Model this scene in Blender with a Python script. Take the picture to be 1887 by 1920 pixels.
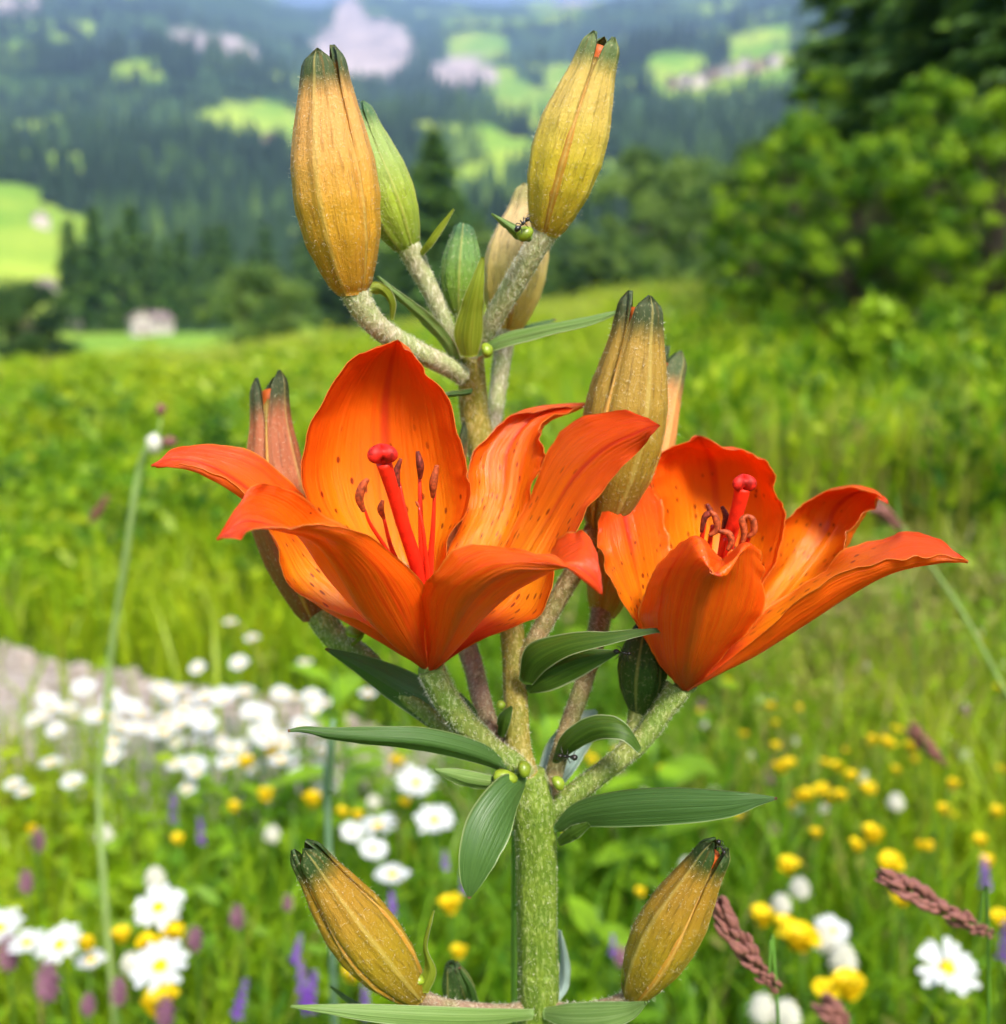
import bpy, math, random
import numpy as np
from mathutils import Vector, Matrix, Quaternion

for o in list(bpy.data.objects):
    bpy.data.objects.remove(o)
rng = np.random.default_rng(7)
random.seed(7)
SC = bpy.context.scene
COL = SC.collection
PI = math.pi

# ------------------------------------------------------------------ camera
ZC = 0.62                      # camera height above the meadow soil (m)
PITCH = math.radians(10.0)     # looking slightly down
FOC = 1934.0                   # focal length in pixels of the 1887 x 1920 photograph
CX, CY = 943.5, 960.0
cam_d = bpy.data.cameras.new('camera')
cam = bpy.data.objects.new('camera', cam_d)
COL.objects.link(cam)
cam.location = (0, 0, ZC)
cam.rotation_euler = (math.radians(90) - PITCH, 0, 0)
cam_d.sensor_fit = 'HORIZONTAL'
cam_d.sensor_width = 36
cam_d.lens = 36 * FOC / 1887
cam_d.clip_start = 0.01
cam_d.clip_end = 20000
cam_d.dof.use_dof = True
cam_d.dof.focus_distance = 0.199
cam_d.dof.aperture_fstop = 13.5
SC.camera = cam

# ------------------------------------------------------------------ sky, sun, exposure
SUN_EL, SUN_AZ = math.radians(47), math.radians(156)     # high, over the photographer's right shoulder
w = bpy.data.worlds.new('World')
SC.world = w
w.use_nodes = True
wn = w.node_tree
wn.nodes.clear()
sky = wn.nodes.new('ShaderNodeTexSky')
sky.sky_type = 'NISHITA'
sky.sun_disc = False
sky.sun_elevation = SUN_EL
sky.sun_rotation = SUN_AZ
sky.air_density = 1.0
sky.dust_density = 2.5
bg = wn.nodes.new('ShaderNodeBackground')
bg.inputs['Strength'].default_value = 0.11
wo = wn.nodes.new('ShaderNodeOutputWorld')
wn.links.new(sky.outputs[0], bg.inputs[0])
wn.links.new(bg.outputs[0], wo.inputs[0])
sun_d = bpy.data.lights.new('sun', 'SUN')
sun_d.energy = 4.2
sun_d.angle = math.radians(14)
sun_d.color = (1.0, 0.95, 0.86)
sun = bpy.data.objects.new('sun', sun_d)
COL.objects.link(sun)
sdir = Vector((math.sin(SUN_AZ) * math.cos(SUN_EL), math.cos(SUN_AZ) * math.cos(SUN_EL), math.sin(SUN_EL)))
sun.rotation_euler = sdir.to_track_quat('Z', 'Y').to_euler()
sun.location = sdir * 9
SC.view_settings.view_transform = 'Standard'
SC.view_settings.look = 'None'
SC.view_settings.gamma = 1
SC.view_settings.exposure = 1.42
SC.view_settings.use_curve_mapping = False
SC.cycles.max_bounces = 6
SC.cycles.transmission_bounces = 5
SC.cycles.volume_bounces = 0
SC.cycles.use_adaptive_sampling = True
SC.cycles.adaptive_threshold = 0.04
SC.cycles.diffuse_bounces = 3
SC.cycles.glossy_bounces = 2

# ------------------------------------------------------------------ helpers
SP, CP = math.sin(PITCH), math.cos(PITCH)

def ray(px, py):
    a = (px - CX) / FOC
    b = (CY - py) / FOC
    return Vector((a, CP + b * SP, -SP + b * CP))

def P(px, py, Y):                       # point of the scene on the plane y = Y
    d = ray(px, py)
    return Vector((0, 0, ZC)) + d * (Y / d.y)

def PZ(px, py, drop):                   # point of the scene that lies 'drop' below the lens
    d = ray(px, py)
    return Vector((0, 0, ZC)) + d * (drop / -d.z)

def lattice(n, seed):
    return np.random.default_rng(seed).random((n, n))
LAT = [lattice(64, 100 + i) for i in range(4)]

def vnoise(x, y, k=0):
    x = np.asarray(x, float); y = np.asarray(y, float)
    xi = np.floor(x).astype(int); yi = np.floor(y).astype(int)
    fx = x - xi; fy = y - yi
    fx = fx * fx * (3 - 2 * fx); fy = fy * fy * (3 - 2 * fy)
    L = LAT[k % 4]
    g = lambda a, b: L[a % 64, b % 64]
    return (g(xi, yi) * (1 - fx) * (1 - fy) + g(xi + 1, yi) * fx * (1 - fy)
            + g(xi, yi + 1) * (1 - fx) * fy + g(xi + 1, yi + 1) * fx * fy)

def fbm(x, y, k=0, n=4):
    s = 0; a = .5
    for i in range(n):
        s = s + a * vnoise(x * 2 ** i + 7.3 * i, y * 2 ** i - 3.1 * i, k + i)
        a *= .5
    return s / (1 - .5 ** n)

def catmull(pts, ts):
    """interpolate rows of pts (n, ...) at parameters ts in 0..1"""
    pts = np.asarray(pts, float)
    n = len(pts)
    p = np.concatenate([[2 * pts[0] - pts[1]], pts, [2 * pts[-1] - pts[-2]]])
    out = []
    for t in ts:
        f = min(max(t, 0), 1) * (n - 1)
        i = min(int(f), n - 2); f -= i
        a, b, c, d = p[i], p[i + 1], p[i + 2], p[i + 3]
        out.append(.5 * (2 * b + (c - a) * f + (2 * a - 5 * b + 4 * c - d) * f * f + (3 * b - a - 3 * c + d) * f ** 3))
    return np.array(out)

def mesh_np(name, V, faces, mats=(), attrs=None, smooth=True):
    """V (n,3); faces: list of arrays of equal-length index rows"""
    me = bpy.data.meshes.new(name)
    V = np.asarray(V, np.float32)
    if not isinstance(faces, list):
        faces = [faces]
    faces = [np.asarray(f, np.int32) for f in faces if len(f)]
    me.vertices.add(len(V))
    me.vertices.foreach_set('co', V.ravel())
    nl = sum(f.size for f in faces); nf = sum(len(f) for f in faces)
    me.loops.add(nl)
    me.polygons.add(nf)
    me.loops.foreach_set('vertex_index', np.concatenate([f.ravel() for f in faces]))
    st = []; s = 0
    for f in faces:
        st.append(s + np.arange(len(f)) * f.shape[1]); s += f.size
    me.polygons.foreach_set('loop_start', np.concatenate(st).astype(np.int32))
    me.polygons.foreach_set('use_smooth', np.full(nf, smooth))
    for k, a in (attrs or {}).items():
        at = me.attributes.new(k, 'FLOAT', 'POINT')
        at.data.foreach_set('value', np.asarray(a, np.float32))
    for m in mats:
        me.materials.append(m)
    me.update(calc_edges=True)
    me.validate()
    return me

def link(name, me, parent=None, loc=None):
    o = bpy.data.objects.new(name, me)
    COL.objects.link(o)
    if parent is not None:
        o.parent = parent
    if loc is not None:
        o.location = loc
    return o

def wpart(name, me, parent, root):
    """mesh in world coordinates made a child of parent (whose whole chain is unrotated)"""
    o = link(name, me, parent)
    if parent.type == 'EMPTY': o.matrix_parent_inverse = Matrix.Translation(-root)   # parts of parts sit under an unmoved mesh
    return o

def empty(name, loc, label, cat, group=None, rz=0):
    o = bpy.data.objects.new(name, None)
    o.empty_display_size = .02
    COL.objects.link(o)
    o.location = loc
    o.rotation_euler = (0, 0, rz)
    return tag(o, label, cat, group)

def tag(o, label, cat, group=None):
    o['label'] = label; o['category'] = cat
    if group: o['group'] = group
    return o

def copy_tree(o, parent=None):
    c = o.copy(); COL.objects.link(c)
    if parent is not None: c.parent = parent
    for ch in o.children:
        copy_tree(ch, c)
    return c

class Geo:
    """collects vertices, faces and one float attribute set, then becomes one mesh"""
    def __init__(s): s.v = []; s.q = []; s.t = []; s.n = 0; s.a = {}
    def add(s, V, quads=None, tris=None, **attrs):
        V = np.asarray(V, float)
        if quads is not None and len(quads): s.q.append(np.asarray(quads) + s.n)
        if tris is not None and len(tris): s.t.append(np.asarray(tris) + s.n)
        for k, a in attrs.items():
            s.a.setdefault(k, []).append(np.broadcast_to(np.asarray(a, float), (len(V),)))
        s.v.append(V); s.n += len(V)
    def mesh(s, name, mats, smooth=True):
        f = []
        if s.q: f.append(np.concatenate(s.q))
        if s.t: f.append(np.concatenate(s.t))
        return mesh_np(name, np.concatenate(s.v), f, mats, {k: np.concatenate(a) for k, a in s.a.items()}, smooth)

def grid_quads(n, m, closed=False):
    i = np.arange(n - 1)[:, None]; j = np.arange(m if closed else m - 1)[None, :]
    j2 = (j + 1) % m
    return np.stack([i * m + j, i * m + j2, (i + 1) * m + j2, (i + 1) * m + j], -1).reshape(-1, 4)

def frames(C):
    C = np.asarray(C, float)
    T = np.gradient(C, axis=0)
    T /= np.linalg.norm(T, axis=1)[:, None] + 1e-12
    n = np.cross(T[0], [0, 1, 0])
    if np.linalg.norm(n) < .2: n = np.cross(T[0], [1, 0, 0])
    n /= np.linalg.norm(n)
    N = []
    for t in T:
        n = n - t * n.dot(t); n /= np.linalg.norm(n); N.append(n)
    N = np.array(N)
    return T, N, np.cross(T, N)

def tube_geo(pts, radii, n=24, m=12, ridges=0, rdepth=0, cap=True, bumpy=0, seed=0):
    ts = np.linspace(0, 1, n)
    C = catmull(pts, ts)
    R = catmull(np.asarray(radii, float)[:, None], ts)[:, 0]
    T, N, B = frames(C)
    a = np.linspace(0, 2 * PI, m, endpoint=False)
    rr = np.ones((n, m))
    if ridges: rr = rr * (1 + rdepth * np.cos(ridges * a + .7))[None, :]
    if bumpy:
        rr = rr * (1 + bumpy * (fbm(ts[:, None] * 14 + seed, np.cos(a)[None, :] * 1.5 + 3 + seed, seed % 4) - .5))
    V = C[:, None] + (R[:, None] * rr)[..., None] * (np.cos(a)[None, :, None] * N[:, None] + np.sin(a)[None, :, None] * B[:, None])
    V = V.reshape(-1, 3)
    q = grid_quads(n, m, True)
    tr = []
    if cap:
        V = np.concatenate([V, [C[0], C[-1]]])
        k = n * m
        j = np.arange(m); j2 = (j + 1) % m
        tr = np.concatenate([np.stack([np.full(m, k), j2, j], -1), np.stack([np.full(m, k + 1), (n - 1) * m + j, (n - 1) * m + j2], -1)])
    v = np.repeat(ts, m)
    if cap: v = np.concatenate([v, [0, 1]])
    return V, q, tr, v, (C, R, N, B)

def tube_mesh(name, pts, radii, mat, **k):
    V, q, t, v, info = tube_geo(pts, radii, **k)
    me = mesh_np(name, V, [q, t] if len(t) else [q], [mat], {'pv': v})
    return me, info

# ------------------------------------------------------------------ material helpers
class NT:
    def __init__(s, name):
        s.m = bpy.data.materials.new(name); s.m.use_nodes = True
        s.t = s.m.node_tree; s.t.nodes.clear()
    def n(s, kind, ins=None, **props):
        nd = s.t.nodes.new('ShaderNode' + kind)
        for k, v in props.items(): setattr(nd, k, v)
        for k, v in (ins or {}).items():
            if isinstance(v, bpy.types.NodeSocket): s.t.links.new(v, nd.inputs[k])
            else: nd.inputs[k].default_value = (*v, 1) if (nd.inputs[k].type == 'RGBA' and len(v) == 3) else v
        return nd
    def attr(s, name): return s.n('Attribute', attribute_name=name).outputs['Fac']
    def math(s, op, a, b=0.0, c=0.0):
        return s.n('Math', {0: a, 1: b, 2: c}, operation=op).outputs[0]
    def ramp(s, fac, stops, interp='LINEAR'):
        nd = s.n('ValToRGB', {0: fac})
        nd.color_ramp.interpolation = interp
        el = nd.color_ramp.elements
        while len(el) > 1: el.remove(el[-1])
        el[0].position = stops[0][0]; el[0].color = (*stops[0][1], 1)
        for p, c in stops[1:]:
            e = el.new(p); e.color = (*c, 1)
        return nd.outputs[0]
    def mix(s, fac, a, b, blend='MIX'):
        nd = s.n('Mix', data_type='RGBA', blend_type=blend)
        for sock, v in ((nd.inputs[0], fac), (nd.inputs[6], a), (nd.inputs[7], b)):
            if isinstance(v, bpy.types.NodeSocket): s.t.links.new(v, sock)
            else: sock.default_value = (*v, 1) if isinstance(v, tuple) and len(v) == 3 else v
        return nd.outputs[2]
    def noise(s, vec, scale, detail=3, rough=.55, dim='3D'):
        ins = {'Scale': scale, 'Detail': detail, 'Roughness': rough}
        if vec is not None: ins['Vector'] = vec
        return s.n('TexNoise', ins, noise_dimensions=dim).outputs[0]
    def step(s, x, lo, hi):
        nd = s.n('MapRange', {0: x, 1: lo, 2: hi, 3: 0.0, 4: 1.0}, interpolation_type='SMOOTHSTEP')
        return nd.outputs[0]
    def xyz(s, x, y, z=0.0):
        return s.n('CombineXYZ', {0: x, 1: y, 2: z}).outputs[0]
    def bump(s, h, strength=.3, dist=.001):
        return s.n('Bump', {'Height': h, 'Strength': strength, 'Distance': dist}).outputs[0]
    def out(s, shader): s.n('OutputMaterial', {0: shader}); return s.m
    def leafy(s, col, trans=.35, rough=.5, spec=.35, normal=None, tcol=None):
        ins = {'Base Color': col, 'Roughness': rough, 'Specular IOR Level': spec}
        if normal is not None: ins['Normal'] = normal
        p = s.n('BsdfPrincipled', ins).outputs[0]
        t = s.n('BsdfTranslucent', {'Color': tcol if tcol is not None else col}).outputs[0]
        return s.n('MixShader', {0: trans, 1: p, 2: t}).outputs[0]

def simple(name, col, rough=.6, spec=.3, trans=0, var=.25, scale=40):
    n = NT(name)
    tc = n.n('TexCoord').outputs['Object']
    nz = n.noise(tc, scale)
    c = n.mix(n.step(nz, .3, .7), tuple(x * (1 - var) for x in col), tuple(min(1, x * (1 + var)) for x in col))
    if trans: return n.out(n.leafy(c, trans, rough, spec))
    return n.out(n.n('BsdfPrincipled', {'Base Color': c, 'Roughness': rough, 'Specular IOR Level': spec}).outputs[0])

# ================================================================== TERRAIN
TD = np.array([28, 60, 120, 200, 350, 600, 1000, 1600, 2500, 4000.])
TPX = np.array([-600, 0, 350, 650, 950, 1250, 1500, 2500.])
TY = np.array([      # picture row at which the ground lies at each distance, per column: gives the valley profile
    [694, 694, 645, 560, 400, 300, 215, 110, 20, -40],
    [692, 692, 645, 560, 400, 300, 215, 100, 0, -60],
    [672, 674, 625, 585, 470, 310, 210, 110, 20, -40],
    [636, 644, 602, 560, 480, 350, 250, 170, 60, 12],
    [586, 600, 562, 530, 440, 330, 240, 150, 80, 14],
    [552, 560, 520, 480, 380, 270, 165, 90, 10, -30],
    [532, 530, 480, 420, 320, 220, 130, 50, -20, -60],
    [520, 520, 470, 400, 300, 200, 120, 40, -20, -60]], float)

def H(x, y):
    """terrain height at world x, y"""
    x = np.asarray(x, float); y = np.asarray(y, float)
    x, y = np.broadcast_arrays(x, y)
    r = np.hypot(x, y)
    cs = np.where(r > 1e-6, y / np.maximum(r, 1e-6), 1)
    D = np.maximum(r * np.maximum(cs, .62), 1e-3)
    px = CX + FOC * .985 * np.where(cs > .3, x / np.maximum(y, 1e-3), np.sign(x) * 3)
    px = np.clip(px, -600, 2500)
    ld = np.log(np.clip(D, 28, 4000))
    LD = np.log(TD)
    i = np.clip(np.searchsorted(LD, ld) - 1, 0, len(TD) - 2)
    f = (ld - LD[i]) / (LD[i + 1] - LD[i])
    j = np.clip(np.searchsorted(TPX, px) - 1, 0, len(TPX) - 2)
    g = (px - TPX[j]) / (TPX[j + 1] - TPX[j]); g = g * g * (3 - 2 * g)
    yy = (TY[j, i] * (1 - g) + TY[j + 1, i] * g) * (1 - f) + (TY[j, i + 1] * (1 - g) + TY[j + 1, i + 1] * g) * f
    a = (CY - yy) / FOC
    h = np.maximum(D, 28) * (a * CP - SP) / (CP + a * SP) + ZC
    amp = np.clip((D - 60) / 1500, 0, 1)
    h = h + amp * 150 * (fbm(x / 420 + 9, y / 420 + 4, 1) - .5) + np.clip((D - 40) / 200, 0, 1) * 7 * (fbm(x / 60, y / 60 + 3, 2) - .5)
    s = np.clip((D - 4) / 24, 0, 1); s = s * s * (3 - 2 * s)
    near = .035 * (fbm(x * 1.3 + 5, y * 1.3 + 8, 3) - .5) * np.clip((r - .15) / .5, 0, 1)
    return np.where(D < 28, h * s + near, h + near)

def topix(x, y, z):
    h = z - ZC
    f = y * CP - h * SP
    return CX + FOC * x / f, CY - FOC * (y * SP + h * CP) / f

def in_ellipse(px, py, e):
    cx, cy, rx, ry = e
    return ((px - cx) / rx) ** 2 + ((py - cy) / ry) ** 2

CLEAR = [(-10, 462, 190, 105), (-60, 400, 170, 60), (40, 560, 150, 60), (470, 235, 105, 42), (530, 270, 55, 35), (900, 88, 62, 28), (1000, 205, 75, 40), (905, 262, 40, 25),
         (1330, 165, 110, 30), (1390, 88, 42, 26), (960, 300, 60, 25), (1270, 120, 60, 22), (420, 465, 80, 26), (548, 470, 20, 40), (1130, 330, 60, 30),
         (900, 330, 50, 28), (1060, 150, 40, 30), (200, 650, 150, 60), (1430, 120, 60, 40)]
SCREE = [(680, 95, 95, 62), (655, 50, 30, 60), (868, 138, 62, 28), (390, 78, 75, 14), (440, 98, 45, 12), (20, 10, 60, 16), (1075, 2, 40, 8), (345, 62, 30, 12)]

def cover(x, y, z):
    """1 meadow, 2 bare scree, 0 wood"""
    px, py = topix(x, y, z)
    wob = (fbm(x / 35 + 2, y / 35, 1) - .5) * .9
    m = np.zeros(np.shape(px))
    far = y > 150
    for e in CLEAR: m = np.where(far & (in_ellipse(px, py, e) + wob < 1), 1, m)
    br = fbm(x / 130 + 3, y / 150 + 8, 2, 3)
    m = np.where(far & (px > 780) & (px < 1560) & (py < 370) & (br > .60), 1, m)
    m = np.where(far & (px <= 780) & (br > .72), 1, m)
    for e in SCREE: m = np.where((y > 900) & (in_ellipse(px, py, e) + wob < 1), 2, m)
    return np.where(y <= 150, 1, m)

# one sheet, rings growing with distance, finer towards the view
rr = np.concatenate([[0.0], .06 * np.exp(np.arange(0, 330) * .0339)])
aa = np.concatenate([np.linspace(-36, 36, 401), np.linspace(36, 324, 73)[1:-1]])
aa = np.radians(aa)
GX = rr[:, None] * np.sin(aa)[None]; GY = rr[:, None] * np.cos(aa)[None]
GZ = H(GX, GY)
m_ = len(aa)
GV = np.stack([GX, GY, GZ], -1).reshape(-1, 3)
cv = cover(GX.ravel(), np.where(GY.ravel() > 1, GY.ravel(), 1), GZ.ravel())
n = NT('ground')
tc = n.n('NewGeometry').outputs['Position']
mead = n.attr('mead'); scr = n.attr('scree'); dist = n.attr('dist')
soil = n.mix(n.step(n.noise(tc, 30, 5), .35, .65), (.05, .08, .012), (.08, .17, .012))
lawn = n.mix(n.step(n.noise(tc, .014, 7), .35, .65), (.13, .27, .025), (.33, .42, .05))
wood = n.mix(n.step(n.noise(tc, .02, 7), .35, .65), (.014, .04, .02), (.05, .10, .025))
rock = n.mix(n.step(n.noise(tc, .015, 8), .35, .65), (.30, .25, .25), (.52, .42, .40))
c = n.mix(mead, wood, lawn)
c = n.mix(scr, c, rock)
c = n.mix(n.step(dist, 3.0, 20.0), soil, c)
M_GROUND = n.out(n.n('BsdfPrincipled', {'Base Color': c, 'Roughness': .95, 'Specular IOR Level': .1, 'Normal': n.bump(n.noise(tc, 60, 4), .4, .02)}).outputs[0])
gq = grid_quads(len(rr), m_, True)[:, ::-1]
gme = mesh_np('ground', GV, gq, [M_GROUND], {'mead': (cv == 1) * 1., 'scree': (cv == 2) * 1., 'dist': np.repeat(rr, m_)})
ground = link('ground', gme); ground['kind'] = 'structure'

# ------------------------------------------------------------------ gravel track behind the daisies on the left
n = NT('gravel')
tc = n.n('NewGeometry').outputs['Position']
c = n.mix(n.step(n.noise(tc, 55, 6), .3, .7), (.20, .16, .13), (.46, .39, .34))
M_GRAVEL = n.out(n.n('BsdfPrincipled', {'Base Color': c, 'Roughness': .95, 'Normal': n.bump(n.noise(tc, 120, 4), .7, .01)}).outputs[0])
def track_mid(x): return 1.55 + .30 * (x + .4) ** 2 - .32 * (x + .9)
tx = np.linspace(-2.4, .12, 70); tw = np.linspace(-1, 1, 16)
XX, WW = np.meshgrid(tx, tw, indexing='ij')
hw = .27 * np.clip((.16 - XX) / .5, .12, 1)
YY = track_mid(XX) + WW * hw * (1 + .25 * (fbm(XX * 5, WW * 2, 1) - .5))
ZZ = H(XX, YY) + .008 + .010 * (1 - WW ** 2) + .012 * (fbm(XX * 14, YY * 14, 2) - .5)
o = link('gravel_path', mesh_np('gravel_path', np.stack([XX, YY, ZZ], -1).reshape(-1, 3), grid_quads(70, 16), [M_GRAVEL])); o['kind'] = 'structure'
ico = np.array([[0, 0, 1], [.894, 0, .447], [.276, .851, .447], [-.724, .526, .447], [-.724, -.526, .447], [.276, -.851, .447],
                [.724, .526, -.447], [-.276, .851, -.447], [-.894, 0, -.447], [-.276, -.851, -.447], [.724, -.526, -.447], [0, 0, -1]])
icf = np.array([[0, 1, 2], [0, 2, 3], [0, 3, 4], [0, 4, 5], [0, 5, 1], [1, 6, 2], [2, 7, 3], [3, 8, 4], [4, 9, 5], [5, 10, 1],
                [6, 7, 2], [7, 8, 3], [8, 9, 4], [9, 10, 5], [10, 6, 1], [11, 7, 6], [11, 8, 7], [11, 9, 8], [11, 10, 9], [11, 6, 10]])
G = Geo()
for k in range(2600):
    x = rng.uniform(-2.0, .1); wv = rng.uniform(-1, 1)
    y = track_mid(x) + wv * .27 * min(1, max(.12, (.16 - x) / .5))
    s = rng.uniform(.004, .016) * (1 if rng.random() < .9 else 2)
    V = ico * (s * np.array([1, rng.uniform(.6, 1), rng.uniform(.4, .7)])) * (1 + .25 * (rng.random((12, 1)) - .5))
    V = V + [x, y, float(H(x, y)) + .012 + s * .2]
    G.add(V, tris=icf)
o = link('gravel', G.mesh('gravel', [M_GRAVEL], False)); o['kind'] = 'stuff'
o['label'] = 'pale pinkish gravel and pebbles scattered on the track'; o['category'] = 'gravel'

# ================================================================== TREES AND WOODS
def foliage_mat(name, stops, trans=.3, rough=.55):
    n = NT(name)
    return n.out(n.leafy(n.ramp(n.attr('tint'), stops), trans, rough, .25))
M_SPRUCE = foliage_mat('spruce_needles', [(0, (.012, .042, .012)), (.6, (.034, .095, .015)), (1, (.11, .20, .02))], .15)
M_LEAF_FAR = foliage_mat('hazy_leaves', [(0, (.016, .045, .014)), (.5, (.06, .125, .026)), (1, (.17, .26, .045))], .3)  # greyer green: distance haze painted into the leaf colour
M_WOOD = foliage_mat('far_wood', [(0, (.008, .024, .016)), (.5, (.02, .05, .022)), (.8, (.055, .11, .03)), (1, (.13, .21, .04))], .05, .8)
M_LEAF = foliage_mat('tree_leaves', [(0, (.016, .060, .010)), (.5, (.105, .25, .012)), (1, (.31, .46, .016))], .4)
M_BARK = simple('bark', (.11, .085, .065), .9, .1, scale=12)

def cone_tree(G, x, y, z, h, r, tint, k=7):
    """a small ragged conifer of stacked skirts, about 60 triangles"""
    a0 = rng.random() * 6.28
    L = 4
    for i in range(L):
        b = z + h * (.10 + .78 * i / L); t = min(z + h, b + h * .42)
        rad = r * (1 - .86 * i / L)
        a = a0 + i + np.arange(k) * 2 * PI / k
        ra = rad * (1 + .5 * (rng.random(k) - .5))
        V = np.concatenate([np.stack([x + ra * np.cos(a), y + ra * np.sin(a), b - .05 * h * rng.random(k)], -1), [[x, y, t]]])
        j = np.arange(k)
        G.add(V, tris=np.stack([j, (j + 1) % k, np.full(k, k)], -1), tint=np.concatenate([tint + .3 * rng.random(k), [tint + .2]]))

def forest(name, d0, d1, n, hgt, seed, label):
    r = np.random.default_rng(seed)
    G = Geo(); cnt = 0
    px = r.uniform(-1400, 3200, n * 3); D = d0 * (d1 / d0) ** r.random(n * 3)
    X = (px - CX) / FOC * D; Z = H(X, D); C = cover(X, D, Z)
    for x, y, z, c in zip(X, D, Z, C):
        if c == 0:
            h = hgt * r.uniform(.6, 1.2)
            cone_tree(G, x, y, z - .5, h, h * r.uniform(.17, .24), float(np.clip(.25 * r.random() ** 2 + 1.5 * (fbm(x / 90, y / 90) - .36), 0, .85)), 6)
            cnt += 1
            if cnt >= n: break
    o = link(name, G.mesh(name, [M_WOOD], False)); o['kind'] = 'stuff'; o['label'] = label; o['category'] = 'forest'
forest('forest', 260, 620, 4100, 19, 1, 'dark spruce wood covering the lower slope across the valley')
forest('forest', 600, 1250, 4900, 24, 2, 'blue green spruce wood on the middle slope of the mountain')
forest('forest', 1200, 2600, 4900, 30, 3, 'hazy blue forest high on the distant mountainside')

def leaf_quads(n, C, S, tint, r, flat=.0):
    """n diamond leaves, centres C, half lengths S -> arrays"""
    d = r.normal(size=(n, 3)); d /= np.linalg.norm(d, axis=1)[:, None]
    e = r.normal(size=(n, 3)); e[:, 2] -= flat
    e -= d * (e * d).sum(1)[:, None]; e /= np.linalg.norm(e, axis=1)[:, None]
    d = d * S[:, None]; e = e * (S * .5)[:, None]
    V = np.stack([C - d, C - e * .9 + d * .1, C + d, C + e * .9 + d * .1], 1).reshape(-1, 3)
    q = np.arange(n * 4).reshape(-1, 4)
    return V, q, np.repeat(tint, 4)

def broad_tree(name, base, h, rx, label, group=None, n=5000, leaf=.05, clumps=40, bias=0., low=.12, trunk=.05, seed=1, cat='tree', mat=None, puff=(.14, .32)):
    r = np.random.default_rng(seed)
    root = empty(name, base, label, cat, group)
    tg = Geo()
    top = np.array([r.uniform(-.1, .1) * rx, r.uniform(-.1, .1) * rx, h * .8])
    V, q, t, v, info = tube_geo([(0, 0, -.15), (rx * .03, 0, h * .3), tuple(top)], [trunk * 1.2, trunk, trunk * .25], 10, 8)
    tg.add(V, q, t, pv=v)
    cl = []
    for k in range(clumps):
        u = r.random(); ph = r.random() * 6.28
        zz = low + (1 - low) * u
        prof = math.sin(PI * min(1, max(.02, (zz - low * .5) / (1.02 - low * .5))) ** .8) ** .6
        rad = rx * prof * (r.random() ** .5) * r.uniform(.8, 1.15)
        c = np.array([rad * math.cos(ph), rad * math.sin(ph), zz * h])
        cl.append((c, rx * r.uniform(*puff), r.uniform(-.2, .66) + bias))  # wide tint spread paints shaded hollows and bright clumps into the crown
        if k % 2 == 0:
            s = np.array([0, 0, max(.05, c[2] * .55)]) * 1.0
            V, q, t, v, info = tube_geo([s, s * .5 + c * .5 + [0, 0, .03 * h], c], [trunk * .4, trunk * .25, trunk * .08], 6, 5, cap=False)
            tg.add(V, q, t, pv=v)
    link('trunk', tg.mesh('trunk', [M_BARK]), root)
    per = n // clumps
    G = Geo()
    for c, cr, tn in cl:
        p = r.normal(size=(per, 3)); p /= np.linalg.norm(p, axis=1)[:, None]
        p = p * (cr * r.random(per)[:, None] ** .45) * [1, 1, .75] + c
        V, q, t = leaf_quads(per, p, leaf * r.uniform(.6, 1.3, per), np.clip(tn + .3 * r.random(per), 0, 1), r)
        G.add(V, q, tint=t)
    link('crown', G.mesh('crown', [mat or M_LEAF], False), root)
    return root

def spruce(name, base, h, r0, label, group=None, whorls=26, per=9, twigs=26, seed=1, needle=.12):
    r = np.random.default_rng(seed)
    root = empty(name, base, label, 'tree', group)
    me, info = tube_mesh('trunk', [(0, 0, -.2), (0, 0, h * .5), (0, 0, h)], [h * .018, h * .011, h * .002], M_BARK, n=8, m=8)
    link('trunk', me, root)
    G = Geo()
    for i in range(whorls):
        f = i / whorls
        z = h * (.05 + .94 * f)
        L = r0 * (1 - f) ** .85 * r.uniform(.8, 1.1) + .02 * h
        for j in range(per):
            ph = r.random() * 6.28
            Lb = L * r.uniform(.7, 1.1)
            s = r.random(twigs) ** .7
            out = np.array([math.cos(ph), math.sin(ph), 0])
            side = np.array([-math.sin(ph), math.cos(ph), 0])
            C = np.outer(s * Lb, out) + np.outer(r.normal(size=twigs) * Lb * .16 * (1.1 - s), side)
            C[:, 2] += z - .30 * Lb * s ** 1.2 + .10 * Lb * s ** 4 - r.random(twigs) * .05 * Lb
            d = out + np.outer(r.normal(size=twigs) * .6, side); d[:, 2] -= .35 + .4 * r.random(twigs)
            d /= np.linalg.norm(d, axis=1)[:, None]
            e = np.cross(d, r.normal(size=(twigs, 3))); e /= np.linalg.norm(e, axis=1)[:, None]
            S = needle * r.uniform(.7, 1.4, twigs)[:, None]
            V = np.stack([C - d * S, C - e * S * .3, C + d * S, C + e * S * .3], 1).reshape(-1, 3)
            G.add(V, np.arange(twigs * 4).reshape(-1, 4), tint=np.repeat(np.clip(.2 + .5 * r.random(twigs) + .35 * s, 0, 1), 4))
    link('crown', G.mesh('crown', [M_SPRUCE], False), root)
    return root

def on_ground(px, D):
    x = (px - CX) / FOC * D
    return Vector((x, D, float(H(x, D))))

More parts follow.
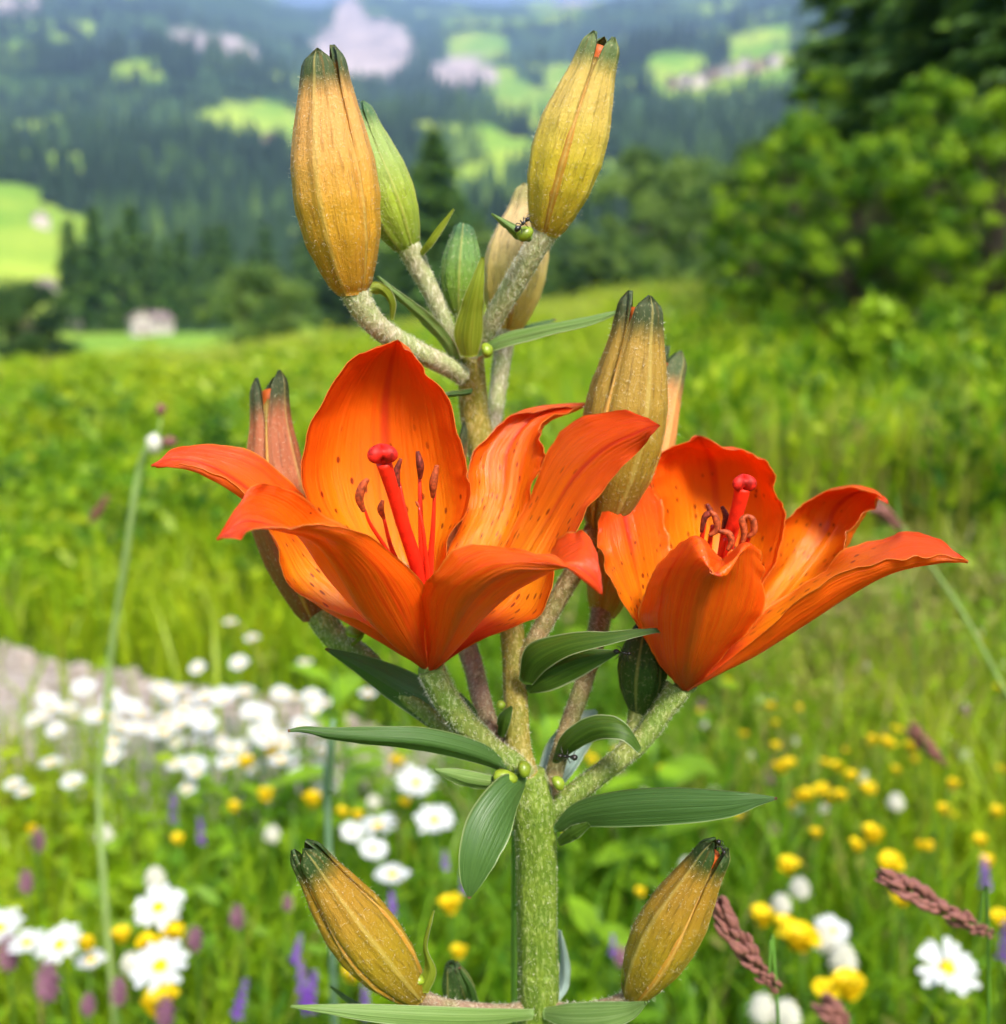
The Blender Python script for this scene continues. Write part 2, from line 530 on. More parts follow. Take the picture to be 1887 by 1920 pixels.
# near trees on the right
spruce('spruce_tree', on_ground(1760, 15), 7.2, 2.6, 'tall dark spruce rising behind the leafy bushes beside the meadow', whorls=44, per=12, twigs=44, seed=3, needle=.13)
spruce('spruce_tree', on_ground(1600, 18), 7.6, 2.5, 'slimmer spruce standing half hidden by the bushes next to the tall spruce', whorls=42, per=11, twigs=38, seed=4, needle=.14)
spruce('spruce_tree', on_ground(1905, 13), 6.6, 2.3, 'spruce at the far end of the bush row with branches reaching to the ground', whorls=42, per=11, twigs=40, seed=5, needle=.12)
BT = [  # px, distance, height, radius, bias, seed, label
    (1475, 12.5, 2.5, .85, .14, 11, 'leafy bush at the meadow edge with arching yellow green twigs, first before the open meadow'),
    (1590, 10.5, 2.15, .85, .10, 12, 'mid green bush with a dark hollow at its foot in front of the spruces'),
    (1700, 11.5, 2.8, .95, .08, 13, 'dense dark green bush at the foot of the tall spruce'),
    (1840, 9.5, 2.35, .9, .22, 14, 'bright green bush reaching over the meadow at the end of the row'),
    (1405, 15, 2.2, .75, .24, 15, 'low pale green bush beside the open meadow with grey stems'),
    (1950, 12, 3.3, 1.1, .12, 16, 'taller green bush behind the bright green bush at the end of the row'),
    (1520, 16, 3.4, 1.0, .06, 17, 'shady green bush growing between the spruces and the pale bush')]
for px, D, h, r_, b, sd, lb in BT:
    broad_tree('bush', on_ground(px, D), h, r_, lb, 'bushes along the meadow edge', n=17000, leaf=.036, clumps=190, bias=b + .12, low=.05, trunk=.035, seed=sd, cat='bush', puff=(.06, .18))
broad_tree('sapling', on_ground(1632, 4.2), .72, .22, 'small sapling with bright yellow green leaves in the tall grass', n=1300, leaf=.042, clumps=26, bias=.85, low=.15, trunk=.01, seed=21, cat='sapling')
broad_tree('sapling', on_ground(1800, 4.4), .50, .30, 'low spreading sapling beside the bright yellow green one', n=900, leaf=.035, clumps=22, bias=.32, low=.1, trunk=.01, seed=22, cat='sapling')

# trees beyond the crest of the meadow
spruce('spruce_tree', on_ground(818, 75), 13.5, 4.9, 'lone brownish green spruce standing beyond the meadow crest', whorls=34, per=11, twigs=26, seed=31, needle=.42)
spruce('spruce_tree', on_ground(985, 95), 9.5, 3.0, 'small dark spruce beside the lone brownish spruce', whorls=24, per=8, twigs=18, seed=32, needle=.42)
MT = [(62, 50, 3.9, 2.7, -.12, 'round dark green tree beyond the meadow crest beside the far grassy slope'),
      (490, 62, 4.6, 3.2, .52, 'round pale green tree just beyond the meadow crest near the white house'),
      (640, 90, 5.0, 3.2, .05, 'dark leafy tree between the pale round tree and the lone spruce'),
      (1110, 70, 4.2, 2.4, .0, 'dark broad tree beside the lone spruce beyond the crest'),
      (1185, 80, 10.5, 4.2, .22, 'grey green tree beyond the crest, next to the dark broad tree'),
      (1265, 60, 7.6, 3.2, .30, 'pale green tree beyond the crest before the valley wood'),
      (1340, 52, 5.6, 2.4, .30, 'light green tree beyond the crest closest to the hedge of bushes'),
      (1405, 36, 4.6, 1.9, .34, 'soft green tree behind the hedge of bushes'),
      (1060, 120, 8, 4.4, .18, 'green tree standing behind the dark broad tree'),
      (905, 120, 9, 4.4, .26, 'pale green tree behind the two spruces beyond the crest'),
      (760, 115, 9, 4.6, .32, 'bright green tree behind the lone brownish spruce')]
for i, (px, D, h, r_, b, lb) in enumerate(MT):
    broad_tree('leafy_tree', on_ground(px, D), h, r_, lb, 'leafy trees beyond the meadow crest', n=7000, leaf=.0046 * D ** .9, clumps=70, bias=b + (.02 if px < 800 else .2), low=.04, trunk=.12, seed=50 + i, mat=M_LEAF_FAR)

# spruces standing in the valley, one by one
proto = spruce('valley_spruce', on_ground(240, 150), 15, 2.9, 'dark valley spruce standing in the row below the far meadow', 'spruces in the valley', whorls=20, per=7, twigs=10, seed=40, needle=.75)
r = np.random.default_rng(5)
spots = [(150, 150), (175, 165), (205, 148), (268, 155), (300, 160), (330, 150), (355, 170), (385, 160), (190, 190), (230, 200), (290, 205), (320, 190), (365, 205),
         (410, 190), (445, 200), (480, 215), (515, 190), (560, 200), (590, 185), (620, 205), (430, 165), (655, 190), (690, 210), (345, 230), (140, 185), (720, 180), (580, 230),
         (1010, 200), (1050, 190), (1090, 210), (1130, 230), (1180, 215), (1220, 240), (870, 190), (900, 215)]
for px, D in spots:
    c = copy_tree(proto)
    if px > 850: c['label'] = 'dark valley spruce beyond the lone brownish spruce and its neighbours'
    elif px > 420: c['label'] = 'dark valley spruce behind the round pale green tree'
    c.location = on_ground(px + r.uniform(-6, 6), D)
    s = r.uniform(.72, 1.15); c.scale = (s, s, s * r.uniform(.9, 1.1)); c.rotation_euler = (0, 0, r.uniform(0, 6))

# ------------------------------------------------------------------ houses
M_WALL = simple('house_plaster', (.52, .44, .42), .9, .1, scale=2, var=.08)
M_WALLB = simple('house_timber', (.32, .22, .17), .9, .1, scale=2, var=.2)
M_ROOF = simple('roof_tiles', (.22, .16, .16), .9, .1, scale=3, var=.2)
M_GLASS = simple('window_glass', (.05, .06, .08), .15, .6, scale=1, var=.1)
M_DOOR = simple('door_wood', (.16, .09, .05), .7, .2, scale=6, var=.2)
def boxv(x0, x1, y0, y1, z0, z1):
    V = np.array([[x, y, z] for z in (z0, z1) for y in (y0, y1) for x in (x0, x1)], float)
    return V, np.array([[0, 2, 3, 1], [4, 5, 7, 6], [0, 1, 5, 4], [2, 6, 7, 3], [0, 4, 6, 2], [1, 3, 7, 5]])
def house(px, D, W, L, Hh, rz, label, group, timber=False, small=False):
    b = on_ground(px, D)
    root = empty('house', b, label, 'house', group, rz)
    x, y = W / 2, L / 2
    ap = Hh + W * .36
    V = np.array([[-x, -y, -2], [x, -y, -2], [x, y, -2], [-x, y, -2], [-x, -y, Hh], [x, -y, Hh], [x, y, Hh], [-x, y, Hh], [0, -y, ap], [0, y, ap]])
    g = Geo(); g.add(V, quads=[[0, 1, 5, 4], [1, 2, 6, 5], [2, 3, 7, 6], [3, 0, 4, 7]], tris=[[4, 5, 8], [6, 7, 9]])
    link('wall', g.mesh('wall', [M_WALLB if timber else M_WALL], False), root)
    e, t = .09 * W, .05 * W
    g = Geo()
    for s in (-1, 1):
        xe = s * (x + e); ze = Hh - e * .72
        V = np.array([[0, -y - e, ap + .02], [xe, -y - e, ze], [xe, y + e, ze], [0, y + e, ap + .02]])
        V = np.concatenate([V, V + [0, 0, t]])
        g.add(V, quads=[[0, 1, 2, 3], [4, 7, 6, 5], [0, 4, 5, 1], [1, 5, 6, 2], [2, 6, 7, 3], [3, 7, 4, 0]])
    rf = link('roof', g.mesh('roof', [M_ROOF], False), root)
    g = Geo(); g.add(*boxv(x * .3, x * .3 + .09 * W, -.04 * W, .06 * W, Hh + .12 * W, ap + .12 * W))
    link('chimney', g.mesh('chimney', [M_WALL], False), rf)
    if small: return root
    k = W / 6
    for fx in (-.55, .05, .6):
        for fz in (.16, .58):
            if (fx, fz) == (.05, .16):
                g = Geo(); g.add(*boxv(fx * x - .45 * k, fx * x + .45 * k, -y - .05, -y + .05, 0, .42 * Hh)); link('door', g.mesh('door', [M_DOOR], False), root); continue
            g = Geo(); g.add(*boxv(fx * x - .4 * k, fx * x + .4 * k, -y - .04, -y + .04, fz * Hh, fz * Hh + .24 * Hh)); link('window', g.mesh('window', [M_GLASS], False), root)
    for s in (-1, 1):
        for fy in (-.5, .4):
            g = Geo(); g.add(*boxv(s * x - .04, s * x + .04, fy * y - .4 * k, fy * y + .4 * k, .5 * Hh, .78 * Hh)); link('window', g.mesh('window', [M_GLASS], False), root)
    return root
house(274, 128, 2.4, 3.4, 1.9, .5, 'white house with a dark gable at the foot of the wood behind the meadow crest', 'houses at the foot of the wood')
house(306, 134, 2.3, 3.2, 1.8, -.5, 'second white house with a pinkish roof right beside the white house', 'houses at the foot of the wood')
house(105, 345, 5.0, 6.0, 3.0, .4, 'small white barn near the top of the far grassy slope below the wood', 'barns on the slope', small=True)
house(105, 235, 3.2, 4.0, 2.0, -.3, 'small pale barn lower down the far grassy slope', 'barns on the slope', small=True)
house(155, 150, 2.0, 2.4, 1.5, .3, 'little white hut beside the round dark tree', 'barns on the slope', small=True)
house(263, 250, 4.4, 5.2, 3.6, .2, 'white house half hidden among the valley spruces', 'houses at the foot of the wood')
house(525, 800, 10, 12, 5, .2, 'dark barn on the bright clearing in the wood', 'barns on the slope', timber=True, small=True)
vill = [(1245, 1000), (1268, 1015), (1288, 995), (1312, 1010), (1345, 1000), (1372, 1005), (1392, 990), (1418, 1000)]
for i, (px, D) in enumerate(vill):
    house(px, D, 9 + 3 * (i % 3), 13, 6 + i % 2, .4 * (i % 4) - .6, 'white village house with dark roof in the row on the hillside clearing' if i % 3 else 'brown timber village house in the row on the hillside clearing',
          'village on the hillside', timber=(i % 3 == 0), small=True)

# ================================================================== MEADOW
GRASS_STOPS = [(0, (.024, .085, .008)), (.28, (.095, .235, .007)), (.52, (.235, .395, .007)), (.82, (.395, .470, .009)), (.92, (.36, .35, .08)), (1, (.21, .16, .06))]
n = NT('grass')
M_GRASS = n.out(n.leafy(n.ramp(n.attr('tint'), GRASS_STOPS), .42, .45, .3))

def tint_at(x, y):
    """what grows where: dark herbs, fresh grass, dry straw"""
    f = fbm(x * 1.6 + 3, y * 1.1 + 1, 2, 3)
    t = .41 + .95 * (f - .34)
    far = np.clip((y - 3) / 14, 0, 1)
    t = t + .30 * far + .22 * np.clip((y - 13) / 10, 0, 1)
    px = CX + FOC * x / np.maximum(y, .1)
    dry = np.exp(-((px - 1620) / 380) ** 2 - ((y - 2.0) / .75) ** 2)
    return t, dry

def blades(name, n, ylo, yhi, hgt, wid, seed, label, spread=.85, extra=.35, bend=.5, xoff=0.):
    r = np.random.default_rng(seed)
    y = (ylo ** 2 + (yhi ** 2 - ylo ** 2) * r.random(n)) ** .5 if yhi < 6 else ylo * (yhi / ylo) ** r.random(n)
    x = xoff * y + r.uniform(-1, 1, n) * (spread * y + extra)
    # keep the gravel track open
    on = (np.abs(y - track_mid(x)) < .25 * np.clip((.16 - x) / .5, .12, 1)) & (x < .1) & (x > -2.4)
    keep = ~on | (r.random(n) < .05)
    x, y = x[keep], y[keep]; n = len(x)
    z = H(x, y)
    hh = hgt * r.uniform(.45, 1.15, n) * (.7 + .6 * fbm(x * 2.1, y * 2.1 + 9, 1, 3))
    ww = wid * r.uniform(.6, 1.5, n)
    ph = r.uniform(0, 2 * PI, n)
    lean = np.stack([np.cos(ph), np.sin(ph)], -1) * (bend * hh * r.uniform(.1, 1, n))[:, None]
    fa = r.uniform(0, PI, n)
    sd = np.stack([np.cos(fa), np.sin(fa), 0 * fa], -1) * ww[:, None] * .5
    t, dry = tint_at(x, y)
    t = np.clip(t + .28 * (r.random(n) - .5), .02, .89)
    t = np.where(r.random(n) < dry * .9 + .03, r.uniform(.84, 1, n), t)
    base = np.stack([x, y, z - .01], -1)
    rows = []
    for f, wf in ((0, .8), (.4, 1), (.75, .75), (1, .06)):
        c = base.copy(); c[:, :2] += lean * f ** 2; c[:, 2] += hh * (f - .18 * f ** 3 * bend * 2)
        rows += [c - sd * wf, c + sd * wf]
    V = np.stack(rows, 1).reshape(-1, 3)
    b = np.arange(n)[:, None] * 8
    q = np.concatenate([b + [0, 1, 3, 2], b + [2, 3, 5, 4], b + [4, 5, 7, 6]])
    o = link(name, mesh_np(name, V, q, [M_GRASS], {'tint': np.repeat(t, 8)}, True))
    o['kind'] = 'stuff'; o['label'] = label; o['category'] = 'grass'

def herbs(name, n, ylo, yhi, zlo, zhi, size, seed, label, spread=.85, extra=.35):
    """small broad leaves at all heights between the blades"""
    r = np.random.default_rng(seed)
    y = (ylo ** 2 + (yhi ** 2 - ylo ** 2) * r.random(n)) ** .5 if yhi < 6 else ylo * (yhi / ylo) ** r.random(n)
    x = r.uniform(-1, 1, n) * (spread * y + extra)
    on = (np.abs(y - track_mid(x)) < .26 * np.clip((.16 - x) / .5, .12, 1)) & (x < .1) & (x > -2.4)
    x, y = x[~on], y[~on]; n = len(x)
    dens = fbm(x * 3 + 11, y * 3 + 2, 3, 3)
    z = H(x, y) + zlo + (zhi - zlo) * r.random(n) * (.35 + 1.1 * dens)
    t, dry = tint_at(x, y)
    t = np.clip(t + .35 * (r.random(n) - .5), .02, .84)
    t = np.where(r.random(n) < dry * .8, .88 + .12 * r.random(n), t)
    S = size * r.uniform(.5, 1.4, n) * np.where(y > 5, (y / 5) ** .6, 1)
    d = r.normal(size=(n, 3)); d[:, 2] = .35 * d[:, 2] + .25; d /= np.linalg.norm(d, axis=1)[:, None]
    e = np.cross(d, r.normal(size=(n, 3)) * .5 + [0, 0, 1]); e /= np.linalg.norm(e, axis=1)[:, None]
    nn = np.cross(d, e)
    C = np.stack([x, y, z], -1); S = S[:, None]
    V = np.stack([C - d * S, C - d * S * .2 - e * S * .42, C + d * S * .5 - e * S * .3, C + d * S * 1.05 + nn * S * .2,
                  C + d * S * .5 + e * S * .3, C - d * S * .2 + e * S * .42], 1).reshape(-1, 3)
    b = np.arange(n)[:, None] * 6
    q = np.concatenate([b + [0, 1, 2, 5], b + [5, 2, 3, 4]])
    o = link(name, mesh_np(name, V, q, [M_GRASS], {'tint': np.repeat(t, 6)}, True))
    o['kind'] = 'stuff'; o['label'] = label; o['category'] = 'herbs'

blades('meadow_grass', 25000, .30, 1.5, .20, .0032, 1, 'fine green grass of the flowering meadow round the lily')
blades('meadow_grass', 45000, 1.4, 4.2, .24, .0050, 2, 'green and straw coloured grass behind the daisies', extra=.2)
blades('meadow_grass', 82000, 4, 30, .36, .014, 3, 'tall yellow green grass of the meadow up to its crest', spread=.85, extra=.3, bend=.7)
blades('meadow_grass', 12000, 2.4, 7.5, .52, .008, 7, 'tall rank grass in front of the bushes', spread=.30, extra=.0, bend=.35, xoff=.36)
herbs('meadow_herbs', 21000, .30, 1.6, .0, .17, .011, 4, 'small green herb leaves between the meadow grass')
herbs('meadow_herbs', 34000, 1.5, 5, .0, .22, .017, 5, 'leafy green herbs standing behind the gravel track')
herbs('meadow_herbs', 34000, 4.5, 28, .0, .36, .026, 6, 'broad leaved herbs among the tall meadow grass')

def clumps(name, n, ylo, yhi, xlo, xhi, per, hgt, rad, leaf, seed, label, bias=0., upright=.4):
    """mounds of taller leafy weeds, each of one kind, leaf tint lighter towards the top"""
    r = np.random.default_rng(seed)
    G = Geo()
    for k in range(n):
        y = ylo * (yhi / ylo) ** r.random(); x = r.uniform(xlo, xhi) * y
        if abs(y - track_mid(x)) < .45 and -2.4 < x < .2: continue
        h = hgt * r.uniform(.5, 1.2) * (y / ylo) ** .25; R = rad * r.uniform(.5, 1.4)
        tn = np.clip(r.normal(.34 + bias, .17), .03, .74)
        m = per
        a = r.random(m) * 2 * PI; q = R * r.random(m) ** .6; z = h * r.random(m) ** .6 * (1 - .5 * (q / (R * 1.1)) ** 2)
        cx = x + q * np.cos(a); cy = y + q * np.sin(a)
        C = np.stack([cx, cy, H(cx, cy) + z], -1)
        d = np.stack([np.cos(a), np.sin(a), upright + r.normal(size=m) * .5], -1) + r.normal(size=(m, 3)) * .5
        d /= np.linalg.norm(d, axis=1)[:, None]
        e = np.cross(d, r.normal(size=(m, 3))); e /= np.linalg.norm(e, axis=1)[:, None]
        S = (leaf * r.uniform(.6, 1.4, m) * (y / ylo) ** .35)[:, None]
        V = np.stack([C - d * S, C - e * S * .35, C + d * S, C + e * S * .35], 1).reshape(-1, 3)
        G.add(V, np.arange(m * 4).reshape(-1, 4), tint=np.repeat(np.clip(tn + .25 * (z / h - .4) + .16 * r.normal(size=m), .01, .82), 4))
    o = link(name, G.mesh(name, [M_GRASS], True)); o['kind'] = 'stuff'; o['label'] = label; o['category'] = 'weeds'
clumps('tall_weeds', 150, 2.0, 5.0, -.85, .05, 150, .30, .16, .022, 31, 'mounds of dark and fresh green weeds behind the gravel track', -.10)
clumps('tall_weeds', 250, 4.5, 18, -.85, .30, 130, .34, .34, .035, 32, 'mounds of taller weeds scattered through the far meadow', .22)
clumps('tall_weeds', 200, 2.4, 9.0, .16, .85, 150, .50, .16, .030, 33, 'tall dark green weeds standing below the bushes at the meadow edge', -.02, 1.3)

# ------------------------------------------------------------------ flowers of the meadow
M_WHITE = simple('daisy_petal', (.74, .74, .72), .55, .2, .35, .04, 60)
M_YDISC = simple('daisy_disc', (.80, .50, .01), .8, .1, 0, .25, 400)
M_YEL = simple('trefoil_petal', (.86, .62, .006), .5, .25, .3, .12, 60)
M_PURP = simple('vetch_petal', (.34, .08, .66), .5, .25, .35, .3, 90)
M_PINK = simple('clover_petal', (.30, .13, .20), .6, .2, .3, .25, 120)
M_CLOV = simple('white_clover_petal', (.72, .70, .58), .6, .2, .3, .12, 120)
M_STALK = simple('meadow_stalk', (.10, .22, .03), .5, .3, .15, .3, 30)
M_SPIKE = simple('purple_spikelet', (.19, .075, .06), .55, .3, .1, .35, 300)
M_GREENL = simple('fresh_leaf', (.24, .42, .012), .45, .35, .45, .18, 40)

def ray_petal():
    L, W = .0175, .0031
    V = []
    for f, wf in ((0, .45), (.3, .9), (.7, 1.05), (.92, .75), (1, .25)):
        zz = .0015 * math.sin(f * 2.4)
        V += [(.004 + L * f, -W * wf, zz), (.004 + L * f, 0, zz - .0007), (.004 + L * f, W * wf, zz)]
    return mesh_np('petal', V, grid_quads(5, 3), [M_WHITE])
ME_RAY = ray_petal()
a = np.linspace(0, 2 * PI, 12, endpoint=False)
V = np.concatenate([np.stack([r_ * np.cos(a), r_ * np.sin(a), np.full(12, z_)], -1) for r_, z_ in ((.0052, -.001), (.0056, .0008), (.0045, .0026), (.0024, .0036))] + [[[0, 0, .0038]]])
ME_DISC = mesh_np('flower_disc', V, [grid_quads(4, 12, True), np.stack([36 + np.arange(12), 36 + (np.arange(12) + 1) % 12, np.full(12, 48)], -1)], [M_YDISC])
G = Geo()
rv = np.array([v.co[:] for v in ME_RAY.vertices])
for k in range(17):
    an = k * 2 * PI / 17 + random.uniform(-.1, .1); c_, s_ = math.cos(an), math.sin(an)
    R = np.array([[c_, -s_, 0], [s_, c_, 0], [0, 0, 1]])
    G.add((rv * [random.uniform(.85, 1.08), 1, random.uniform(.2, 2.5)]) @ R.T, grid_quads(5, 3))
ME_RAYS = G.mesh('petals', [M_WHITE])

def stalk(root, base, head, rad, mat=None, sway=.02):
    b = np.array([0, 0, -.01]); h = np.array(head - base)
    m1 = b * .6 + h * .4 + [random.uniform(-sway, sway), random.uniform(-sway, sway), 0]
    me, info = tube_mesh('stem', [b, m1, h], [rad * 1.1, rad, rad * .8], mat or M_STALK, n=8, m=5, cap=False)
    return link('stem', me, root)

def ground_below(head, off=.04):
    x = head.x + random.uniform(-off, off); y = head.y + random.uniform(-off, off)
    return Vector((x, y, float(H(x, y))))

def daisy(px, py, drop, scale=1., tilt=(.5, 0), full=False, label=None):
    head = PZ(px, py, drop)
    base = ground_below(head)
    root = empty('daisy', base, label or 'white daisy with a yellow centre standing in the meadow grass', 'daisy', 'daisies in the meadow')
    stalk(root, base, head, .0011)
    rot = Matrix.Rotation(tilt[1], 4, 'Z') @ Matrix.Rotation(tilt[0], 4, 'X')
    M = Matrix.Translation(head - base) @ rot @ Matrix.Scale(scale, 4)
    d = link('flower_disc', ME_DISC, root); d.matrix_local = M
    if full:
        for k in range(16):
            p = link('petal', ME_RAY, root)
            p.matrix_local = M @ Matrix.Rotation(k * 2 * PI / 16 + random.uniform(-.1, .1), 4, 'Z') @ Matrix.Rotation(random.uniform(-.25, .12), 4, 'Y') @ Matrix.Scale(random.uniform(.9, 1.1), 4)
    else:
        p = link('petals', ME_RAYS, root); p.matrix_local = M
    return root

ND = [(297, 1702, .40, .86, (.35, .35), 'large white daisy leaning over, above another open daisy in the grass'),
      (300, 1812, .40, .88, (.45, -.1), 'open white daisy with drooping petals just below the large leaning daisy'),
      (1776, 1815, .42, .98, (.35, .1), 'single white daisy standing in clear grass below the purple brown grass spike'),
      (780, 1468, .44, .95, (.3, .2), 'open white daisy close behind the hanging lily leaf'),
      (815, 1538, .44, .86, (.35, -.2), 'white daisy with yellow disc below the daisy behind the hanging lily leaf'),
      (708, 1548, .44, .86, (-.05, .3), 'flat white daisy seen from its edge between lily bud and hanging leaf'),
      (-2, 1742, .40, .8, (.1, 0), 'white daisy cut by the edge beside two smaller daisies'),
      (50, 1768, .40, .62, (.0, .2), 'half open white daisy seen from the side near purple clover'),
      (112, 1772, .40, .72, (.4, -.4), 'tilted white daisy with narrow petals next to the half open one')]
for px, py, dr, s, tl, lb in ND: daisy(px, py, dr, s, tl, True, lb)
r = np.random.default_rng(8)
DS = [(370, 1252), (448, 1243), (472, 1196), (432, 1166), (572, 1242), (690, 1300), (90, 1312), (25, 1470), (45, 1485), (135, 1465), (95, 1430), (170, 1800), (700, 1592), (660, 1560), (735, 1640),
      (1560, 1745), (610, 1480), (560, 1450), (350, 1480), (395, 1430)]
for px, py in DS:
    daisy(px, py, .43 if py > 1500 else .47, r.uniform(.5, .75), (r.uniform(-.1, .5), r.uniform(-.6, .6)))
for k in range(92):       # the white drift in front of the gravel track
    px = r.uniform(60, 640); py = r.normal(1352, 50)
    if not 1270 < py < 1460: continue
    if px < 200 and py > 1370: continue
    daisy(px, py, r.uniform(.44, .52), r.uniform(.5, .85), (r.uniform(-.1, .45), r.uniform(-.6, .6)), label='white daisy in the dense drift beside the gravel track')

def trefoil_petal():
    V = []; N = 7
    for i in range(N):
        f = i / (N - 1)
        wd = .0055 * math.sin(PI * min(1, f * .86 + .1)) ** .7
        for u in (-1, -.5, 0, .5, 1):
            V.append((u * wd, .010 * f - .001, .004 * math.sin(f * 2.2) + .0026 * (u * u) * math.sin(PI * f)))
    g = Geo(); g.add(V, grid_quads(N, 5))
    kl = np.array([[0, 0, .0005], [.0022, .004, .0028], [-.0022, .004, .0028], [0, .0085, .003], [0, .004, .0058]])
    g.add(kl, tris=[[0, 1, 4], [0, 4, 2], [1, 3, 4], [4, 3, 2], [0, 2, 1], [1, 2, 3]])
    return g.mesh('blossom', [M_YEL])
ME_TREF = trefoil_petal()

def trefoil(px, py, drop, s=1., label=None, nb=5):
    head = PZ(px, py, drop); base = ground_below(head)
    root = empty('yellow_trefoil', base, label or 'yellow trefoil flower head in the meadow grass', 'flower', 'yellow trefoils in the meadow')
    stalk(root, base, head, .0008)
    for k in range(nb):
        b = link('blossom', ME_TREF, root)
        an = k * 2 * PI / nb + random.uniform(-.3, .3)
        b.matrix_local = Matrix.Translation(head - base) @ Matrix.Rotation(an, 4, 'Z') @ Matrix.Rotation(random.uniform(.1, .8), 4, 'X') @ Matrix.Scale(s * random.uniform(.85, 1.2), 4)
YS = [(1500, 1780, 1.6), (1430, 1735, 1.3), (1470, 1750, 1.3), (1465, 1448, 1.3), (1480, 1440, 1.0), (1570, 1445, 1), (1595, 1462, 1), (1540, 1490, 1.2), (1515, 1500, 1.1), (1575, 1500, 1.0), (1500, 1500, .8), (1630, 1490, 1.2),
      (1635, 1395, 1), (1665, 1402, 1.1), (1712, 1408, 1.1), (1785, 1478, 1), (1868, 1530, .9), (1608, 1595, 1), (1637, 1578, 1.4), (1478, 1637, 1.2), (1668, 1632, 1.4), (1690, 1695, 1.2), (1838, 1585, .9), (1770, 1525, .8),
      (1545, 1875, 1.3), (1590, 1870, 1.6), (1875, 1735, 1.2), (1725, 1592, .7), (1745, 1594, .7), (1530, 1570, .7), (1850, 1625, .9),
      (462, 1438, 1.2), (510, 1415, 1.2), (498, 1500, 1.2), (587, 1510, 1.4), (645, 1530, .8), (670, 1535, .7), (230, 1765, 1), (327, 1765, 1.2), (278, 1780, 1), (300, 1905, 1.7), (845, 1712, 1.3), (860, 1795, .8), (620, 1362, 1.0),
      (440, 1520, .9), (1095, 1420, 1.0), (1110, 1435, 1.0), (742, 1435, 1.1), (660, 1840, 1.0), (1200, 1680, .6), (165, 1780, .9), (60, 1560, .7), (335, 1580, .8), (760, 1510, .8), (1330, 1440, .6), (1065, 1560, .8)]
for px, py, s in YS:
    trefoil(px, py, .42 if py > 1520 else .46, s, 'yellow trefoil head among the daisies on the gravel track side of the lily' if px < 900 else
            'yellow trefoil head close behind the thick lily stem' if px < 1300 else 'yellow trefoil head in the patch beside the purple brown grass spikes')

def vetch(px, py, drop, hgt, mat, label, cat='flower', group='purple flower spikes in the meadow', lean=0., k=26, name='purple_vetch', fat=.16):
    top = PZ(px, py, drop); base = ground_below(top, .02)
    root = empty(name, base, label, cat, group)
    stalk(root, base, top, .0009, sway=.005)
    rel = np.array(top - base)
    g = Geo()
    for i in range(k):
        f = i / k; an = i * 2.4
        d = np.array([math.cos(an), math.sin(an), -.5]); d /= np.linalg.norm(d)
        e = np.cross(d, [0, 0, 1]); e /= np.linalg.norm(e); u = np.cross(e, d)
        L = hgt * fat * (1.15 - .75 * f if name == 'purple_vetch' else 1.25 * math.sin(PI * (.14 + .74 * f)) ** .8) + .0015
        c = rel + np.array([lean * hgt * (f - .5), 0, hgt * (f - .5)])
        V = [c, c + d * L * .5 + e * L * .22, c + d * L, c + d * L * .5 - e * L * .22, c + d * L * .55 + u * L * .2, c + d * L * .55 - u * L * .2]
        g.add(V, tris=[[0, 1, 4], [1, 2, 4], [2, 3, 4], [3, 0, 4], [1, 0, 5], [2, 1, 5], [3, 2, 5], [0, 3, 5]])
    link('blossom_spike', g.mesh('blossom_spike', [mat], False), root)
PV = 'purple vetch spike standing in the meadow grass'
for px, py, s, ln in [(568, 1845, .036, -.1), (585, 1850, .026, .2), (558, 1775, .020, .3), (452, 1868, .027, .3), (325, 1512, .030, .1), (376, 1555, .026, 0), (1847, 1632, .028, -.1), (685, 1875, .022, 0), (1885, 1760, .03, 0), (735, 1690, .02, 0), (835, 1610, .016, 0), (870, 1650, .018, 0), (1150, 1770, .016, 0)]:
    vetch(px, py, .42 if py > 1600 else .46, s, M_PURP, PV, lean=ln)
for px, py, s in [(88, 1835, .027), (365, 1757, .018), (310, 1895, .020), (222, 1855, .018), (70, 1572, .022), (15, 1780, .026), (445, 1715, .018), (48, 1650, .018), (1165, 1790, .014), (540, 1690, .012), (165, 1880, .014)]:
    vetch(px, py, .41 if py > 1600 else .44, s, M_PINK, 'dull pinkish purple clover head standing in the meadow grass', group='dull clover heads in the meadow', k=34, name='clover', fat=.26)
for px, py, s in [(1545, 1755, .016), (1580, 1790, .018), (1430, 1885, .016), (1475, 1895, .016), (1290, 1620, .012), (1680, 1500, .015), (700, 1500, .012), (510, 1560, .014), (195, 1560, .014), (290, 1640, .014), (1245, 1290, .014), (1500, 1660, .014), (1465, 1690, .013), (245, 1800, .012)]:
    vetch(px, py, .42 if py > 1560 else .46, s, M_CLOV, 'creamy white clover head in the meadow grass', group='white clover heads in the meadow', k=46, name='clover', fat=.5)
for k in range(70):     # more flowers farther off, between the gravel and the bushes
    px = r.uniform(1150, 1887); py = r.uniform(1150, 1560)
    if r.random() < .35: trefoil(px, py, .47, r.uniform(.5, .9), 'small distant yellow trefoil head in the dry grass below the bushes', nb=4)
    else: vetch(px, py, .49, r.uniform(.008, .014), M_CLOV if r.random() < .6 else M_PINK, 'tiny faded flower head in the dry grass', group='faded flower heads in the dry grass', k=16, name='faded_flower', fat=.45)

